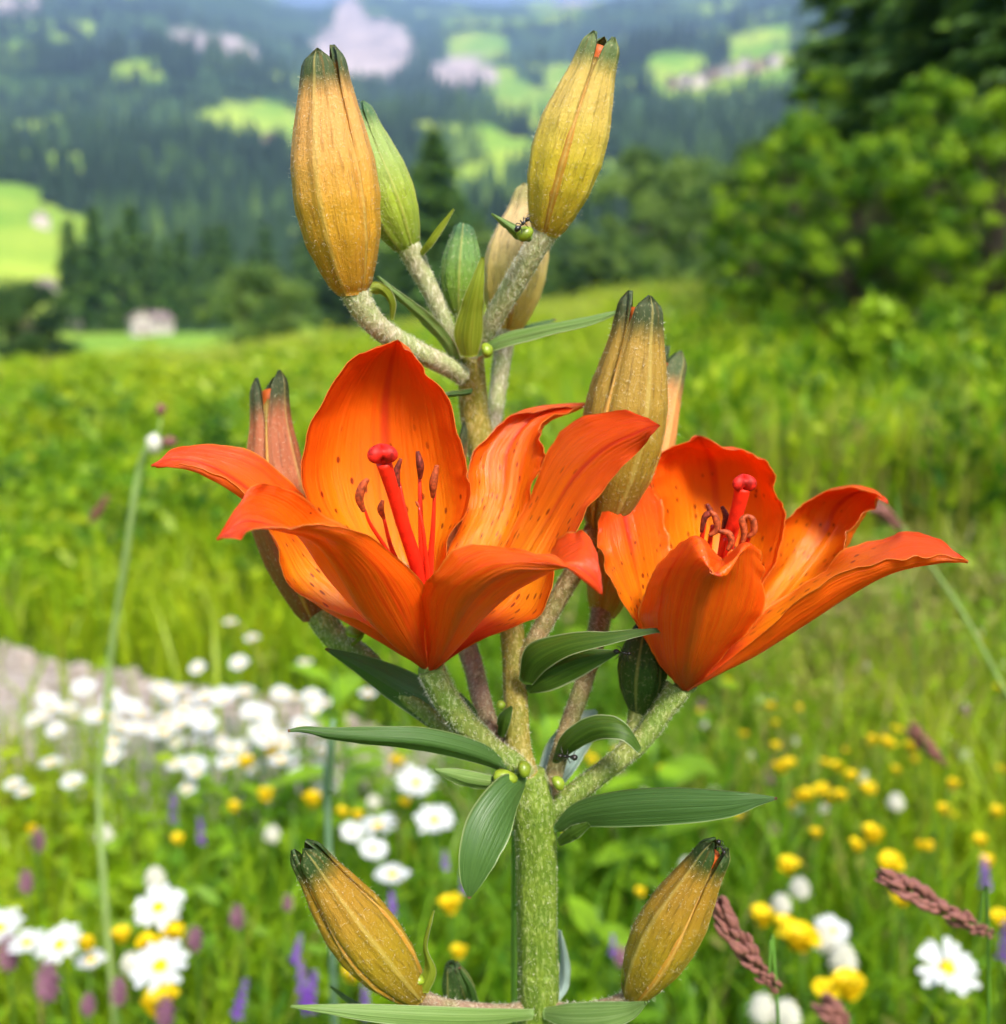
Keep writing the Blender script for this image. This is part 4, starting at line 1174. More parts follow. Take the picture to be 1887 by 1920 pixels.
# ---- buds
BP = np.array([(0, .34), (.04, .50), (.12, .68), (.25, .90), (.40, 1.0), (.55, .97), (.70, .80), (.84, .60), (.94, .47), (1, .40)])
def bud(b, t, width, mat, phi=0., gap=0., hair=0, seed=0, bend=0., tips=.30, name='bud', fat=None, inner=None):
    A, Bp = np.array(P(*b)), np.array(P(*t))
    L = np.linalg.norm(Bp - A)
    Rm = pm(width / 2, (b[2] + t[2]) / 2)
    ax = (Bp - A) / L
    e1 = np.cross(ax, [0, 1, 0]); e1 /= np.linalg.norm(e1); e2 = np.cross(e1, ax)      # e2 looks away from / towards the viewer
    prof = lambda v_: np.interp(v_, BP[:, 0] if fat is None else BP[:, 0] ** fat, BP[:, 1])
    def pos(v_, an, rad):
        c = A + ax * (L * v_) + e1 * (bend * Rm * np.sin(PI * v_))
        return c + rad * (np.cos(an) * e1 - np.sin(an) * e2)
    N, M = 46, 19
    vs = np.linspace(0, 1, N) ; vs = np.concatenate([vs[:-1] * .985, [1.0]])
    # core, seen in the seams between the tepals
    g = np.zeros((N, 14, 3))
    for i, v_ in enumerate(vs):
        for j in range(14): g[i, j] = pos(v_ * .93, j * 2 * PI / 14, Rm * prof(v_) * (.86 if v_ < .85 else .62))
    V = np.concatenate([g.reshape(-1, 3), [pos(0, 0, 0), pos(.933, 0, 0)]])
    j = np.arange(14); j2 = (j + 1) % 14
    tr = np.concatenate([np.stack([np.full(14, N * 14), j2, j], -1), np.stack([np.full(14, N * 14 + 1), (N - 1) * 14 + j, (N - 1) * 14 + j2], -1)])
    core = wpart(name, mesh_np(name, V, [grid_quads(N, 14, True), tr], [inner or M_CORE], {'pu': np.full(len(V), .5), 'pv': np.concatenate([np.repeat(vs * .6, 14), [0, .6]])}), lily, LROOT)
    HP, HN = [], []
    r = np.random.default_rng(seed + 9)
    for k in range(6):
        outer_ = k < 3
        ph = phi + k * 2 * PI / 3 + (0 if outer_ else PI / 3)
        S = np.zeros((N, M, 3)); Nr = np.zeros((N, M, 3))
        vmax = 1.0 - (0 if outer_ else .10) - .02 * r.random()
        for i, v_ in enumerate(vs):
            wv = (1.035 - gap * .45 * v_) if outer_ else .62
            if v_ > .93: wv *= math.sqrt(max(0.0, 1 - ((v_ - .93) / .07) ** 2.0)) * .97 + .03
            pr = prof(v_)
            split = tips * Rm * np.clip((v_ - .80) / .2, 0, 1) ** 1.2 * (.55 if outer_ else .2)
            for j, uu in enumerate(np.linspace(-1, 1, M)):
                an = ph + uu * wv
                rad = Rm * pr * (1.0 if outer_ else .93)
                rad *= 1 + .035 * math.exp(-(uu / .10) ** 2) - .03 * math.exp(-((abs(uu) - .22) / .10) ** 2) + .02 * math.cos(uu * 9) - .10 * abs(uu) ** 5
                rad *= 1 + .05 * (float(LAT[0][(i // 3 + seed) % 64, (j + k * 7) % 64]) - .5) * .4
                if v_ > .93: rad *= 1 - .45 * ((v_ - .93) / .07) ** 2
                p_ = pos(v_ * vmax, an, rad)
                S[i, j] = p_ + split * (math.cos(ph) * e1 - math.sin(ph) * e2)
                Nr[i, j] = math.cos(an) * e1 - math.sin(an) * e2
        th = Rm * np.interp(vs, [0, .8, .95, 1], [.05, .05, .16, .08])[:, None, None]
        V = np.concatenate([S.reshape(-1, 3), (S - Nr * th).reshape(-1, 3)])
        q = grid_quads(N, M); kk = N * M; e = []
        for i in range(N - 1):
            e.append([i * M, i * M + kk, (i + 1) * M + kk, (i + 1) * M]); jj = M - 1
            e.append([i * M + jj, (i + 1) * M + jj, (i + 1) * M + jj + kk, i * M + jj + kk])
        for jj in range(M - 1):
            e.append([(N - 1) * M + jj, (N - 1) * M + jj + kk, (N - 1) * M + jj + 1 + kk, (N - 1) * M + jj + 1]); e.append([jj, jj + 1, jj + 1 + kk, jj + kk])
        pu = np.tile(np.linspace(-1, 1, M), N); pv = np.repeat(vs, M)
        me = mesh_np('tepal', V, np.concatenate([q, q[:, ::-1] + kk, np.array(e)]), [mat if outer_ else (inner or M_BUD_INNER)], {'pu': np.tile(pu, 2), 'pv': np.tile(pv, 2)})
        wpart('tepal', me, core, LROOT)
        if outer_:
            HP.append(S[1:-4].reshape(-1, 3)); HN.append(Nr[1:-4].reshape(-1, 3))
    hair = int(hair * 1.3)
    if hair:
        HP = np.concatenate(HP); HN = np.concatenate(HN)
        s = r.integers(0, len(HP), hair)
        jit = r.normal(size=(hair, 3)) * L * .008
        hairs(core, HP[s] + jit * .6 - HN[s] * .0001, HN[s], .0004, .0011, seed + 40, .000024)
    return core
M_BUD_INNER = bud_mat('bud_inner', (.42, .20, .015), (.55, .27, .025), (.60, .26, .04), (.30, .18, .03))
bud((660, 552, 0.221), (603, 82, 0.215), 156, M_BUD_OR, 1.35, .10, 1500, 1, .10, tips=.12)
bud((766, 470, 0.237), (666, 190, 0.235), 104, M_BUD_GR, 1.0, .05, 900, 2, .12, tips=.1, inner=M_BUD_GR)
bud((862, 592, 0.245), (871, 416, 0.245), 78, M_BUD_SM, 1.5, .0, 500, 3, .0, tips=.05, fat=.9, inner=M_BUD_SM)
bud((1022, 440, 0.229), (1136, 58, 0.223), 132, M_BUD_YE, 2.55, .14, 1200, 4, .05, tips=.22)
bud((950, 622, 0.255), (1003, 345, 0.259), 118, M_BUD_PALE, .6, .08, 500, 5, .1)
bud((1128, 990, .224), (1208, 545, .221), 158, M_BUD_GO, 1.9, .12, 1500, 6, -.12, tips=.25)
bud((1130, 1155, .240), (1268, 652, .258), 132, M_BUD_SAL, 2.2, .05, 500, 7, .15, tips=.1)
bud((590, 1163, .228), (506, 698, .240), 122, M_BUD_BR, .52, .20, 900, 8, .42, tips=.45)
bud((782, 1870, .200), (562, 1584, .192), 140, M_BUD_OL, 2.1, .14, 1000, 9, .12, tips=.15)
bud((1186, 1868, .202), (1350, 1577, .196), 132, M_BUD_OL, 2.75, .14, 900, 10, .06, tips=.2)
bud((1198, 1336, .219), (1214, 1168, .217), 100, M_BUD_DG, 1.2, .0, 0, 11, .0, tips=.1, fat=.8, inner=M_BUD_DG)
bud((868, 1200, .234), (850, 786, .238), 84, M_BUD_BR, .9, .2, 0, 12, .25, tips=.6)
bud((868, 1885, .222), (846, 1806, .220), 66, M_BUD_DG, 1.0, .0, 0, 13, .0, tips=.1, inner=M_BUD_DG)

# ---- left open flower
def flower(base, inner_pt, petals, seed, yaw=0):
    b = P(*base)
    V, q, t, v, i_ = tube_geo([tuple(P(base[0] + 2, base[1] + 6, base[2])), tuple(b), tuple(P(base[0] - 2, base[1] - 22, base[2]))], [pm(25, base[2]), pm(23, base[2]), pm(13, base[2])], 8, 14)
    fl = wpart('flower', mesh_np('flower', V, [q, t], [M_PED_GR], {'pv': v}), lily, LROOT)
    for k, rows in enumerate(petals):
        sheet(rows, inner_pt, M_PETAL, 'petal', fl, seed=seed + k, wave=.0027, rib=.00048)
    return fl
LF = [
    # upright back petal
    [(806, 1254, .2085),
     [(770, 1130, .214), (782, 1140, .219), (800, 1145, .221), (818, 1140, .220), (838, 1110, .216)],
     [(668, 1040, .215), (705, 1050, .224), (760, 1055, .228), (815, 1050, .225), (848, 1008, .217)],
     [(590, 968, .213), (650, 955, .226), (735, 955, .232), (825, 965, .227), (879, 935, .216)],
     [(562, 885, .214), (632, 860, .228), (725, 860, .234), (815, 870, .229), (876, 878, .217)],
     [(580, 790, .216), (645, 770, .229), (722, 765, .234), (800, 775, .229), (851, 790, .218)],
     [(640, 700, .218), (682, 695, .227), (732, 690, .230), (782, 697, .226), (810, 712, .219)],
     [(695, 655, .219), (715, 652, .224), (742, 648, .225), (762, 652, .222), (776, 664, .219)],
     (746, 638, .219)],
    # left back petal with red lower rim
    [(802, 1254, .2070),
     [(775, 1170, .214), (755, 1185, .212), (735, 1205, .209), (715, 1205, .206), (690, 1178, .2035)],
     [(720, 1080, .221), (690, 1095, .219), (655, 1120, .215), (620, 1148, .210), (594, 1141, .206)],
     [(655, 1020, .225), (625, 1035, .222), (590, 1060, .217), (555, 1090, .211), (536, 1082, .207)],
     [(600, 965, .226), (575, 985, .222), (550, 1010, .217), (525, 1025, .211), (510, 1000, .207)],
     [(555, 912, .224), (535, 935, .219), (510, 960, .214), (490, 965, .209), (478, 950, .206)],
     [(490, 860, .221), (472, 880, .216), (450, 905, .211), (432, 920, .207), (425, 908, .205)],
     [(400, 838, .216), (390, 853, .212), (380, 868, .208), (370, 885, .205), (362, 876, .204)],
     [(330, 845, .210), (325, 853, .208), (322, 862, .206), (318, 875, .205), (315, 874, .205)],
     (284, 874, .205)],
    # front left petal
    [(800, 1257, .2035),
     [(745, 1180, .206), (722, 1187, .200), (742, 1210, .195), (772, 1200, .1935), (801, 1180, .197)],
     [(705, 1085, .205), (652, 1118, .195), (684, 1146, .188), (738, 1130, .185), (797, 1102, .190)],
     [(672, 1012, .200), (600, 1058, .190), (643, 1076, .181), (692, 1056, .177), (735, 1036, .180)],
     [(605, 957, .195), (560, 1000, .186), (592, 1014, .177), (622, 1004, .172), (655, 989, .172)],
     [(535, 920, .187), (513, 960, .181), (515, 988, .174), (528, 992, .169), (545, 984, .167)],
     [(482, 912, .180), (466, 945, .176), (462, 977, .172), (464, 992, .168), (468, 999, .165)],
     [(436, 962, .174), (432, 980, .172), (432, 993, .170), (433, 1001, .168), (434, 1008, .166)],
     (407, 1012, .168)],
    # front right petal, tip turned down
    [(808, 1260, .203),
     [(798, 1190, .197), (815, 1200, .194), (838, 1208, .193), (856, 1218, .196), (862, 1190, .204)],
     [(787, 1112, .189), (822, 1118, .183), (868, 1136, .180), (912, 1156, .187), (915, 1100, .202)],
     [(818, 1077, .182), (855, 1082, .177), (908, 1092, .174), (962, 1112, .181), (958, 1055, .197)],
     [(885, 1030, .178), (918, 1046, .173), (960, 1066, .171), (1004, 1086, .178), (995, 1036, .193)],
     [(975, 1036, .172), (1000, 1048, .170), (1025, 1064, .170), (1046, 1062, .175), (1042, 1018, .187)],
     [(1050, 1052, .170), (1064, 1064, .169), (1078, 1062, .170), (1090, 1036, .174), (1086, 994, .181)],
     [(1095, 1084, .170), (1102, 1090, .169), (1111, 1084, .170), (1116, 1062, .172), (1113, 1028, .176)],
     (1129, 1114, .170)],
    # right petal
    [(810, 1257, .2055),
     [(842, 1155, .212), (852, 1168, .210), (870, 1182, .207), (888, 1194, .204), (906, 1192, .202)],
     [(902, 1072, .218), (915, 1095, .215), (940, 1118, .211), (976, 1146, .205), (1008, 1160, .200)],
     [(958, 1008, .221), (968, 1024, .218), (985, 1042, .214), (1018, 1072, .208), (1042, 1082, .200)],
     [(990, 935, .222), (1004, 955, .219), (1026, 975, .215), (1050, 1002, .210), (1072, 1000, .203)],
     [(1028, 842, .222), (1050, 868, .217), (1076, 896, .212), (1096, 922, .208), (1118, 938, .204)],
     [(1082, 788, .218), (1108, 812, .213), (1132, 842, .207), (1150, 862, .204), (1172, 874, .2025)],
     [(1158, 773, .210), (1178, 786, .206), (1194, 812, .201), (1202, 826, .200), (1208, 836, .200)],
     [(1208, 784, .203), (1214, 790, .201), (1218, 802, .199), (1221, 810, .198), (1223, 814, .198)],
     (1238, 798, .197)],
    # right back petal, margin rolled
    [(807, 1254, .2085),
     [(815, 1125, .218), (835, 1115, .221), (860, 1115, .223), (880, 1115, .222), (900, 1115, .220)],
     [(838, 1035, .224), (870, 1020, .229), (905, 1020, .231), (938, 1020, .230), (968, 1010, .226)],
     [(875, 940, .230), (905, 935, .236), (940, 935, .239), (972, 938, .236), (1002, 920, .230)],
     [(876, 868, .235), (908, 858, .243), (950, 850, .246), (990, 858, .241), (1020, 866, .231)],
     [(922, 806, .241), (948, 798, .249), (985, 795, .251), (1008, 806, .245), (1004, 822, .234)],
     [(975, 772, .247), (1000, 766, .253), (1025, 772, .254), (1038, 784, .248), (1016, 794, .237)],
     [(1040, 760, .250), (1060, 758, .254), (1072, 763, .253), (1078, 770, .249), (1060, 776, .243)],
     (1112, 757, .250)]]
def squeeze(rows, k, y0=.2085):
    z = lambda q: (q[0], q[1], y0 + (q[2] - y0) * k if q[2] > y0 else q[2])
    return [z(r_) if isinstance(r_, tuple) else [z(q) for q in r_] for r_ in rows]
LF[0] = squeeze(LF[0], .75); LF[1] = squeeze(LF[1], .85); LF[5] = squeeze(LF[5], .62)
f1 = flower((806, 1254, .2045), (745, 930, .165), LF, 3)
rodp = lambda nm, pts, wd, mt, fl, n=24, m=12: rod(nm, pts, wd, mt, fl, 0, 0, n, m, bumpy=.03)
rodp('style', [(802, 1215, .206), (795, 1120, .203), (778, 1050, .200), (755, 980, .197), (735, 915, .194), (720, 868, .192)], [28, 29, 27, 26, 26, 30], M_RED, f1, 40, 16)

def stigma(c, wd, fl, turn=0, squash=.72):
    """three rounded lobes on the end of the style"""
    cc = np.array(P(*c)); R = pm(wd / 2, c[2])
    N, M = 16, 36
    g = np.zeros((N, M, 3))
    for i in range(N):
        th = PI * (i + .001) / (N - 1 + .002)
        for j in range(M):
            a = j * 2 * PI / M
            lob = 1 + .30 * math.cos(3 * a + turn)
            z = math.cos(th) * squash * (.80 + .26 * math.cos(3 * a + turn)) + .10 * math.sin(th) * math.cos(3 * a + turn) * -1
            s = math.sin(th) ** .8 * lob
            g[i, j] = cc + R * np.array([s * math.cos(a), s * math.sin(a) * .9, z])
    wpart('stigma', mesh_np('stigma', g.reshape(-1, 3), grid_quads(N, M, True), [M_STIG]), fl, LROOT)
stigma((715, 850, .191), 50, f1, .5)
def stamen(fil, anth, wd, mat, fl, aw=15):
    rodp('filament', fil, wd, M_FIL, fl, 20, 8)
    rodp('anther', anth, [aw * .55] + [aw] * (len(anth) - 2) + [aw * .5], mat, fl, 22, 10)
stamen([(798, 1200, .206), (770, 1110, .201), (725, 1030, .196), (696, 985, .193), (684, 955, .192)], [(682, 958, .191), (674, 935, .190), (680, 912, .190), (690, 898, .190)], [17, 15, 9, 7, 5], M_ANTO, f1, 16)
stamen([(799, 1200, .206), (765, 1100, .205), (735, 1030, .203), (719, 968, .202)], [(720, 972, .201), (714, 955, .200), (718, 938, .200)], [17, 15, 9, 6], M_ANTO, f1, 13)
stamen([(802, 1200, .208), (790, 1080, .209), (765, 980, .210), (749, 905, .211)], [(748, 912, .210), (744, 885, .210), (752, 860, .210)], [17, 14, 8, 6], M_ANTH, f1, 13)
stamen([(804, 1200, .207), (794, 1080, .206), (789, 970, .206), (787, 890, .207)], [(788, 896, .206), (788, 872, .205), (783, 846, .205)], [17, 15, 10, 6], M_ANTH, f1, 15)
stamen([(805, 1200, .205), (806, 1080, .203), (812, 990, .202), (815, 925, .202)], [(812, 932, .201), (813, 905, .200), (820, 872, .200)], [17, 15, 9, 6], M_ANTO, f1, 16)
stamen([(803, 1200, .205), (802, 1090, .201), (794, 1000, .199), (786, 950, .199)], [(787, 953, .199), (783, 945, .199), (780, 940, .199)], [11, 10, 8, 4], M_ANTO, f1, 6)

# ---- right open flower
RF = [
    # back petal with bent tip
    [(1284, 1290, .2165),
     [(1285, 1180, .224), (1310, 1180, .229), (1335, 1178, .231), (1360, 1175, .230), (1388, 1165, .225)],
     [(1255, 1080, .228), (1300, 1080, .236), (1345, 1078, .240), (1400, 1080, .237), (1440, 1065, .229)],
     [(1240, 1000, .231), (1285, 995, .240), (1345, 990, .245), (1420, 995, .240), (1467, 995, .230)],
     [(1222, 935, .233), (1275, 925, .242), (1342, 920, .246), (1420, 925, .241), (1468, 940, .231)],
     [(1217, 885, .234), (1268, 870, .241), (1335, 868, .244), (1405, 868, .240), (1448, 890, .231)],
     [(1248, 850, .234), (1284, 842, .239), (1328, 846, .240), (1378, 842, .237), (1410, 852, .232)],
     [(1285, 828, .233), (1300, 828, .236), (1322, 836, .237), (1350, 838, .235), (1370, 840, .232)],
     (1312, 817, .234)],
    # left petal seen from outside with spotted red lower rim
    [(1278, 1292, .2145),
     [(1262, 1190, .222), (1240, 1195, .219), (1222, 1205, .214), (1212, 1198, .210), (1205, 1185, .208)],
     [(1262, 1090, .226), (1232, 1095, .222), (1205, 1110, .215), (1180, 1120, .209), (1162, 1115, .206)],
     [(1256, 1010, .230), (1222, 1015, .224), (1186, 1030, .216), (1150, 1045, .210), (1128, 1050, .207)],
     [(1240, 945, .233), (1210, 950, .227), (1174, 975, .219), (1140, 1000, .213), (1120, 1012, .210)],
     [(1212, 895, .235), (1192, 905, .230), (1165, 930, .224), (1142, 955, .219), (1128, 970, .217)],
     (1165, 885, .232)],
    # front petal, tip turned up: the heart
    [(1286, 1294, .211),
     [(1232, 1235, .208), (1255, 1245, .203), (1290, 1250, .201), (1322, 1245, .203), (1352, 1235, .209)],
     [(1203, 1160, .206), (1245, 1165, .196), (1305, 1170, .192), (1368, 1168, .196), (1414, 1170, .207)],
     [(1212, 1095, .205), (1258, 1090, .191), (1325, 1095, .186), (1392, 1092, .191), (1440, 1115, .206)],
     [(1244, 1046, .203), (1284, 1038, .187), (1340, 1072, .181), (1396, 1040, .187), (1440, 1066, .204)],
     [(1285, 1018, .201), (1308, 1012, .186), (1350, 1084, .180), (1399, 1024, .186), (1424, 1038, .201)],
     [(1312, 1012, .199), (1325, 1018, .190), (1353, 1080, .183), (1386, 1024, .190), (1404, 1028, .199)],
     [(1332, 1030, .198), (1340, 1044, .193), (1354, 1060, .189), (1368, 1044, .193), (1380, 1036, .198)],
     (1356, 1050, .195)],
    # long right front petal
    [(1289, 1294, .211),
     [(1372, 1200, .217), (1362, 1222, .214), (1358, 1250, .210), (1350, 1262, .206), (1375, 1232, .204)],
     [(1440, 1150, .219), (1436, 1172, .215), (1430, 1210, .209), (1425, 1222, .204), (1440, 1170, .200)],
     [(1512, 1088, .219), (1518, 1110, .214), (1512, 1160, .206), (1506, 1168, .200), (1520, 1108, .196)],
     [(1575, 1045, .217), (1588, 1070, .211), (1590, 1112, .203), (1588, 1114, .197), (1592, 1076, .194)],
     [(1632, 1012, .214), (1650, 1036, .207), (1662, 1072, .199), (1660, 1076, .195), (1662, 1052, .193)],
     [(1688, 999, .209), (1700, 1016, .204), (1715, 1056, .197), (1715, 1060, .194), (1716, 1042, .192)],
     [(1748, 1011, .203), (1755, 1022, .200), (1764, 1050, .195), (1765, 1054, .193), (1766, 1042, .192)],
     [(1790, 1032, .198), (1794, 1038, .197), (1797, 1050, .195), (1798, 1053, .194), (1798, 1050, .193)],
     (1816, 1054, .194)],
    # right back petal, yellow inside, edge rolled
    [(1287, 1290, .2155),
     [(1360, 1195, .225), (1375, 1195, .228), (1390, 1198, .228), (1402, 1202, .225), (1412, 1206, .220)],
     [(1418, 1110, .231), (1440, 1110, .236), (1462, 1118, .236), (1480, 1128, .231), (1490, 1140, .223)],
     [(1450, 1050, .234), (1480, 1040, .241), (1512, 1050, .242), (1540, 1070, .236), (1545, 1090, .225)],
     [(1466, 995, .236), (1505, 985, .244), (1548, 995, .245), (1582, 1020, .238), (1576, 1045, .226)],
     [(1482, 958, .237), (1522, 946, .244), (1565, 955, .245), (1608, 985, .238), (1602, 1006, .228)],
     [(1530, 925, .237), (1560, 920, .242), (1595, 928, .242), (1626, 955, .236), (1618, 970, .229)],
     [(1588, 912, .235), (1605, 912, .238), (1625, 918, .238), (1644, 932, .234), (1634, 944, .230)],
     [(1634, 919, .231), (1642, 922, .232), (1650, 928, .231), (1656, 936, .229), (1650, 942, .228)],
     (1666, 944, .228)],
    # left back petal, mostly hidden
    [(1282, 1290, .2160),
     [(1255, 1180, .226), (1262, 1180, .230), (1275, 1178, .232), (1290, 1175, .232), (1305, 1172, .230)],
     [(1205, 1060, .234), (1220, 1055, .240), (1240, 1050, .243), (1262, 1048, .243), (1285, 1048, .239)],
     [(1180, 960, .238), (1200, 955, .246), (1222, 950, .249), (1245, 950, .247), (1262, 955, .241)],
     [(1185, 900, .241), (1200, 895, .247), (1218, 893, .249), (1235, 897, .247), (1245, 905, .242)],
     (1212, 868, .244)]]
f2 = flower((1284, 1290, .2135), (1350, 1000, .18), RF, 23)
rodp('style', [(1292, 1240, .214), (1318, 1150, .213), (1345, 1080, .212), (1368, 1010, .210), (1385, 950, .208), (1393, 915, .207)], [26, 27, 27, 26, 27, 32], M_RED, f2, 40, 16)
stigma((1394, 905, .2065), 40, f2, 1.2, .8)
for fil, an, mt in [([(1290, 1235, .215), (1305, 1120, .213), (1313, 1030, .211), (1322, 980, .210)], [(1316, 998, .209), (1322, 970, .209), (1332, 960, .209), (1326, 945, .209)], M_ANTH),
                    ([(1290, 1235, .214), (1322, 1120, .210), (1330, 1030, .208), (1336, 985, .206)], [(1330, 1005, .205), (1345, 992, .205), (1342, 970, .205), (1332, 958, .205)], M_ANTO),
                    ([(1291, 1235, .215), (1338, 1110, .214), (1352, 1030, .213), (1358, 975, .212)], [(1356, 990, .211), (1362, 970, .211), (1354, 950, .211)], M_ANTH),
                    ([(1291, 1235, .213), (1338, 1110, .208), (1352, 1050, .205), (1360, 1010, .203)], [(1348, 996, .202), (1366, 1000, .202), (1372, 1016, .202), (1364, 1032, .202)], M_ANTO),
                    ([(1292, 1235, .214), (1352, 1120, .211), (1380, 1050, .208), (1395, 1000, .206)], [(1392, 1020, .205), (1396, 996, .205), (1392, 975, .205), (1402, 966, .205)], M_ANTO),
                    ([(1292, 1235, .215), (1356, 1120, .214), (1388, 1050, .213), (1408, 1000, .212)], [(1402, 1008, .211), (1414, 996, .211), (1412, 975, .211), (1400, 966, .211)], M_ANTO)]:
    stamen(fil, an, [16, 14, 11, 7], mt, f2, 13)

# ---- leaves and bracts
LV = [
    # spine, half widths, tilt, material, fold
    ([(1040, 1556, .208), (1085, 1530, .203), (1160, 1518, .196), (1260, 1512, .189), (1360, 1508, .184), (1420, 1500, .182), (1458, 1497, .181)], [6, 26, 36, 37, 27, 12, 2], 20, M_LEAFD, .18),
    ([(985, 1462, .205), (955, 1490, .199), (922, 1545, .194), (900, 1600, .191), (886, 1650, .190), (880, 1684, .190)], [14, 44, 52, 44, 26, 3], 12, M_LEAFD, .15),
    ([(975, 1452, .207), (900, 1415, .202), (800, 1390, .197), (700, 1382, .193), (620, 1376, .190), (570, 1368, .189), (540, 1370, .188)], [8, 22, 25, 20, 12, 6, 2], [-8, -5, -2, 0, 0, 0, 0], M_LEAFD, .55),
    ([(965, 1445, .209), (895, 1390, .212), (820, 1330, .214), (740, 1282, .215), (670, 1243, .214), (610, 1216, .213)], [8, 34, 40, 34, 18, 2], -8, M_LEAFD, .30),
    ([(968, 1462, .206), (925, 1468, .203), (880, 1462, .200), (845, 1452, .198), (815, 1443, .197)], [6, 14, 17, 12, 2], -10, M_LEAFL, .5),
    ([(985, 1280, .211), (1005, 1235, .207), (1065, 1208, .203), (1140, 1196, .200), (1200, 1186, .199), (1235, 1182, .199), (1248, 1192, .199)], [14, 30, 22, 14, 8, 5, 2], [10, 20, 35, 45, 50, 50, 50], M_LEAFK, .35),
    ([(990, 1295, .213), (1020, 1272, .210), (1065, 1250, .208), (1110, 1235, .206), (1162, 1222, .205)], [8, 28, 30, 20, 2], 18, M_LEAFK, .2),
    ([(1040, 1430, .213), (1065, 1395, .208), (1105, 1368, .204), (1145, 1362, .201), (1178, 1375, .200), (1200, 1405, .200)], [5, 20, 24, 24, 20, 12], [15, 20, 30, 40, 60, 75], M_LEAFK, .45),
    ([(1010, 1470, .216), (1040, 1430, .222), (1080, 1385, .228), (1105, 1350, .231), (1118, 1332, .232)], [10, 38, 42, 26, 4], -10, M_LEAFB, .2),
    ([(1030, 1495, .215), (1060, 1450, .219), (1080, 1420, .222), (1100, 1395, .224)], [6, 16, 18, 5], -20, M_LEAFB, .2),
    ([(1000, 1902, .205), (900, 1908, .196), (800, 1906, .190), (700, 1900, .186), (620, 1893, .184), (545, 1887, .183)], [10, 18, 20, 17, 10, 2], -30, M_LEAFL, .2),
    ([(1020, 1900, .207), (1070, 1906, .201), (1130, 1905, .196), (1180, 1896, .193), (1212, 1880, .191)], [10, 26, 28, 18, 3], 50, M_LEAFL, .2),
    ([(888, 665, 0.24), (930, 642, 0.235), (985, 626, 0.231), (1050, 612, 0.227), (1110, 600, 0.224), (1166, 583, 0.222)], [8, 16, 17, 14, 10, 2], [45, 45, 45, 45, 40, 40], M_LEAFL, .35),
    ([(900, 660, 0.247), (950, 630, 0.257), (1000, 612, 0.264), (1042, 599, 0.268)], [6, 10, 8, 2], 40, M_LEAFD, .3),
    ([(862, 690, 0.239), (840, 648, 0.235), (805, 606, 0.232), (770, 575, 0.23), (735, 545, 0.229), (708, 518, 0.228)], [6, 14, 16, 13, 8, 2], [30, 35, 40, 40, 35, 30], M_LEAFL, .4),
    ([(790, 475, 0.236), (805, 455, 0.234), (825, 428, 0.233), (852, 392, 0.232)], [6, 9, 8, 1], 40, M_LEAFY, .5),
    ([(995, 448, 0.225), (975, 440, 0.223), (950, 422, 0.222), (922, 400, 0.221)], [9, 12, 8, 1], 30, M_LEAFL, .6),
    ([(880, 668, 0.234), (878, 630, 0.232), (884, 585, 0.23), (894, 535, 0.228), (906, 482, 0.228)], [16, 27, 22, 14, 3], 0, M_LEAFY, .5),
    ([(735, 598, 0.225), (735, 570, 0.224), (722, 548, 0.2235), (704, 540, 0.223), (690, 545, 0.2225), (690, 558, 0.222)], [7, 12, 13, 12, 10, 5], [70, 60, 40, 20, 10, 0], M_LEAFY, .4),
    ([(884, 735, 0.238), (862, 738, 0.236), (842, 740, 0.234), (822, 742, 0.233)], [8, 8, 7, 2], 50, M_LEAFD, .5),
    ([(790, 1858, .198), (806, 1820, .197), (798, 1775, .196), (806, 1735, .195), (814, 1708, .195)], [16, 14, 6, 5, 1], [10, 20, 60, 60, 40], M_LEAFY, .4),
    ([(1028, 1890, .216), (1055, 1850, .219), (1058, 1800, .221), (1050, 1745, .222)], [8, 14, 15, 4], 50, M_LEAFB, .2),
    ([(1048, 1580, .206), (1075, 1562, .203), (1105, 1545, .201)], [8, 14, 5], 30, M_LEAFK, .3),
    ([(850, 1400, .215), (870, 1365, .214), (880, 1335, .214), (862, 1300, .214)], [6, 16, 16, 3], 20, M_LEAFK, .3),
    ([(1180, 1865, .201), (1170, 1840, .200), (1168, 1815, .200)], [6, 6, 1], 30, M_LEAFY, .4),
    ([(660, 1210, .221), (676, 1195, .219), (690, 1175, .218)], [3, 4, 1], 30, M_LEAFY, .4),
    ([(940, 1380, .212), (945, 1350, .211), (960, 1325, .211)], [8, 14, 3], 30, M_LEAFK, .3),
    ([(890, 1885, .216), (880, 1850, .214), (862, 1815, .213)], [12, 10, 2], 30, M_LEAFD, .3),
    ([(620, 1850, .207), (660, 1880, .207), (700, 1898, .207)], [2, 6, 4], 30, M_LEAFD, .3),
]
for i, (sp, hw_, tl, mt, fo) in enumerate(LV):
    lf = blade(sp, hw_, tl, mt, 'leaf' if max(hw_) > 12 else 'bract', lily, fo, seed=i + 5, wave=.0004)

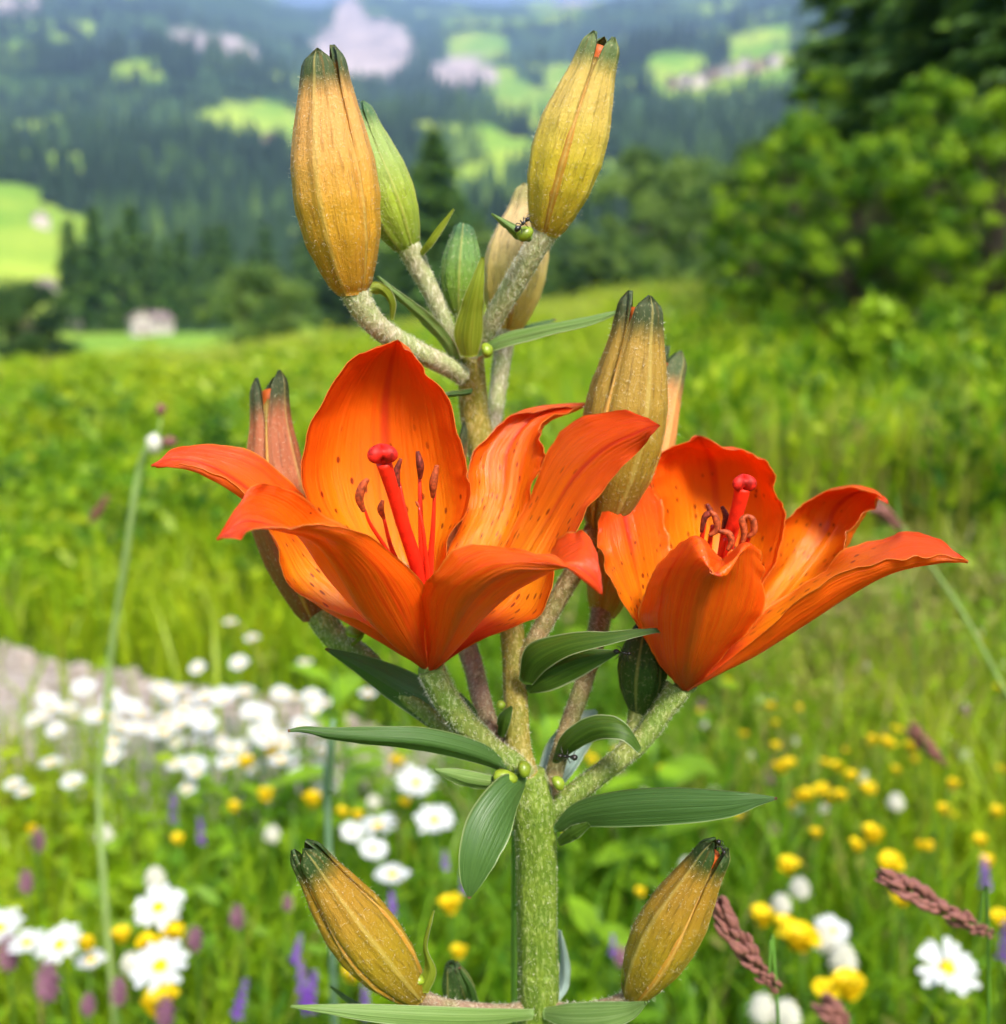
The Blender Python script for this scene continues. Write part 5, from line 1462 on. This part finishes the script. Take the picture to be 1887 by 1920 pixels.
# little bulbils in the leaf axils
def bulbil(px, py, Y, a_, b_, rot=0):
    c = np.array(P(px, py, Y)); A, B2 = pm(a_, Y), pm(b_, Y)
    N, M = 12, 14; g = np.zeros((N, M, 3))
    for i in range(N):
        th = PI * (i + .01) / (N - 1 + .02)
        for j in range(M):
            p = j * 2 * PI / M; x_ = A * math.cos(th) * (1 + .0); s_ = B2 * math.sin(th) ** .85 * (1 - .18 * math.cos(th)) * (1 + .05 * math.cos(3 * p))
            lx, lz = x_, s_ * math.cos(p)
            g[i, j] = c + [lx * math.cos(rot) - lz * math.sin(rot), s_ * math.sin(p), lx * math.sin(rot) + lz * math.cos(rot)]
    wpart('bulbil', mesh_np('bulbil', g.reshape(-1, 3), grid_quads(N, M, True), [M_BULB]), lily, LROOT)
for a_ in [(948, 1458, .2015, 25, 15, -.2), (984, 1442, .2025, 13, 17, .2), (664, 1184, .219, 12, 16, 1.4), (985, 438, .2225, 16, 13, .5), (940, 1322, .2105, 9, 9, 0), (1048, 1468, .2075, 11, 16, .6),
           (914, 657, .233, 11, 14, .3), (786, 1835, .1975, 9, 13, 1.2)]:
    bulbil(*a_)

# ================================================================== ANTS
M_ANT = simple('ant_black', (.012, .008, .007), .3, .5, 0, .4, 2000)
def ant(c, L, yaw, pitch, label, upv=(0, -1, .3)):
    """body along local x, one continuous mesh: head, thorax, waist, gaster, six legs, two feelers"""
    g = Geo()
    s = [(-.5, .01), (-.46, .09), (-.36, .14), (-.24, .12), (-.14, .05), (-.10, .03), (-.05, .045), (0, .07), (.10, .075), (.18, .05), (.21, .04), (.25, .08), (.32, .105), (.40, .085), (.46, .01)]
    V, q, t, v, _ = tube_geo([(x_, 0, .02 * math.sin(x_ * 5)) for x_, _r in s], [r_ for _x, r_ in s], 44, 12)
    g.add(V, q, t)
    for sd in (-1, 1):
        for x0, dx in ((.13, .26), (.05, .02), (-.02, -.30)):
            V, q, t, v, _ = tube_geo([(x0, sd * .03, -.02), (x0 + dx * .5, sd * .22, .12), (x0 + dx * .9, sd * .34, -.10), (x0 + dx * 1.15, sd * .42, -.17)], [.022, .022, .015, .008], 12, 6)
            g.add(V, q, t)
        V, q, t, v, _ = tube_geo([(.40, sd * .03, .04), (.50, sd * .12, .12), (.66, sd * .14, .05)], [.012, .011, .008], 8, 5)
        g.add(V, q, t)
    o = link('ant', g.mesh('ant', [M_ANT]))
    up = Vector(upv).normalized()
    fx = Vector((math.cos(yaw), 0, math.sin(yaw))); fx = (fx - up * fx.dot(up)).normalized()
    o.matrix_world = Matrix.Translation(P(*c)) @ Matrix((fx, up.cross(fx), up)).transposed().to_4x4() @ Matrix.Scale(pm(L, c[2]), 4)
    tag(o, label, 'ant', 'ants on the lily')
ant((980, 420, .2195), 38, .9, 0, 'thin black ant climbing on the small bract below the upright yellow bud', (-.5, -.5, .7))
ant((1168, 1224, .2035), 38, -.2, 0, 'black ant at the tip of the dark leaf touching the small green bud', (.1, -.8, .6))
ant((1064, 1419, .2085), 44, 2.9, 0, 'black ant walking below the curled leaf near the stem fork', (.0, -.9, -.4))
ant((1353, 1589, .1945), 36, -1.2, 0, 'black ant sitting on the green tip of the low lily bud', (.8, -.5, .4))

# ================================================================== HAZE of the valley air
n = NT('haze')
vol = n.n('VolumePrincipled', {'Color': (.38, .57, .97), 'Density': .00030, 'Anisotropy': .15})
n.n('OutputMaterial', {1: vol.outputs[0]})
zt = float(GZ.max()) + 45; zb = float(GZ.min()) - 1.5
g = Geo(); g.add(*boxv(-4400, 4400, -4400, 4400, zb, zt))
hz = link('haze', g.mesh('haze', [n.m], False)); hz['kind'] = 'stuff'
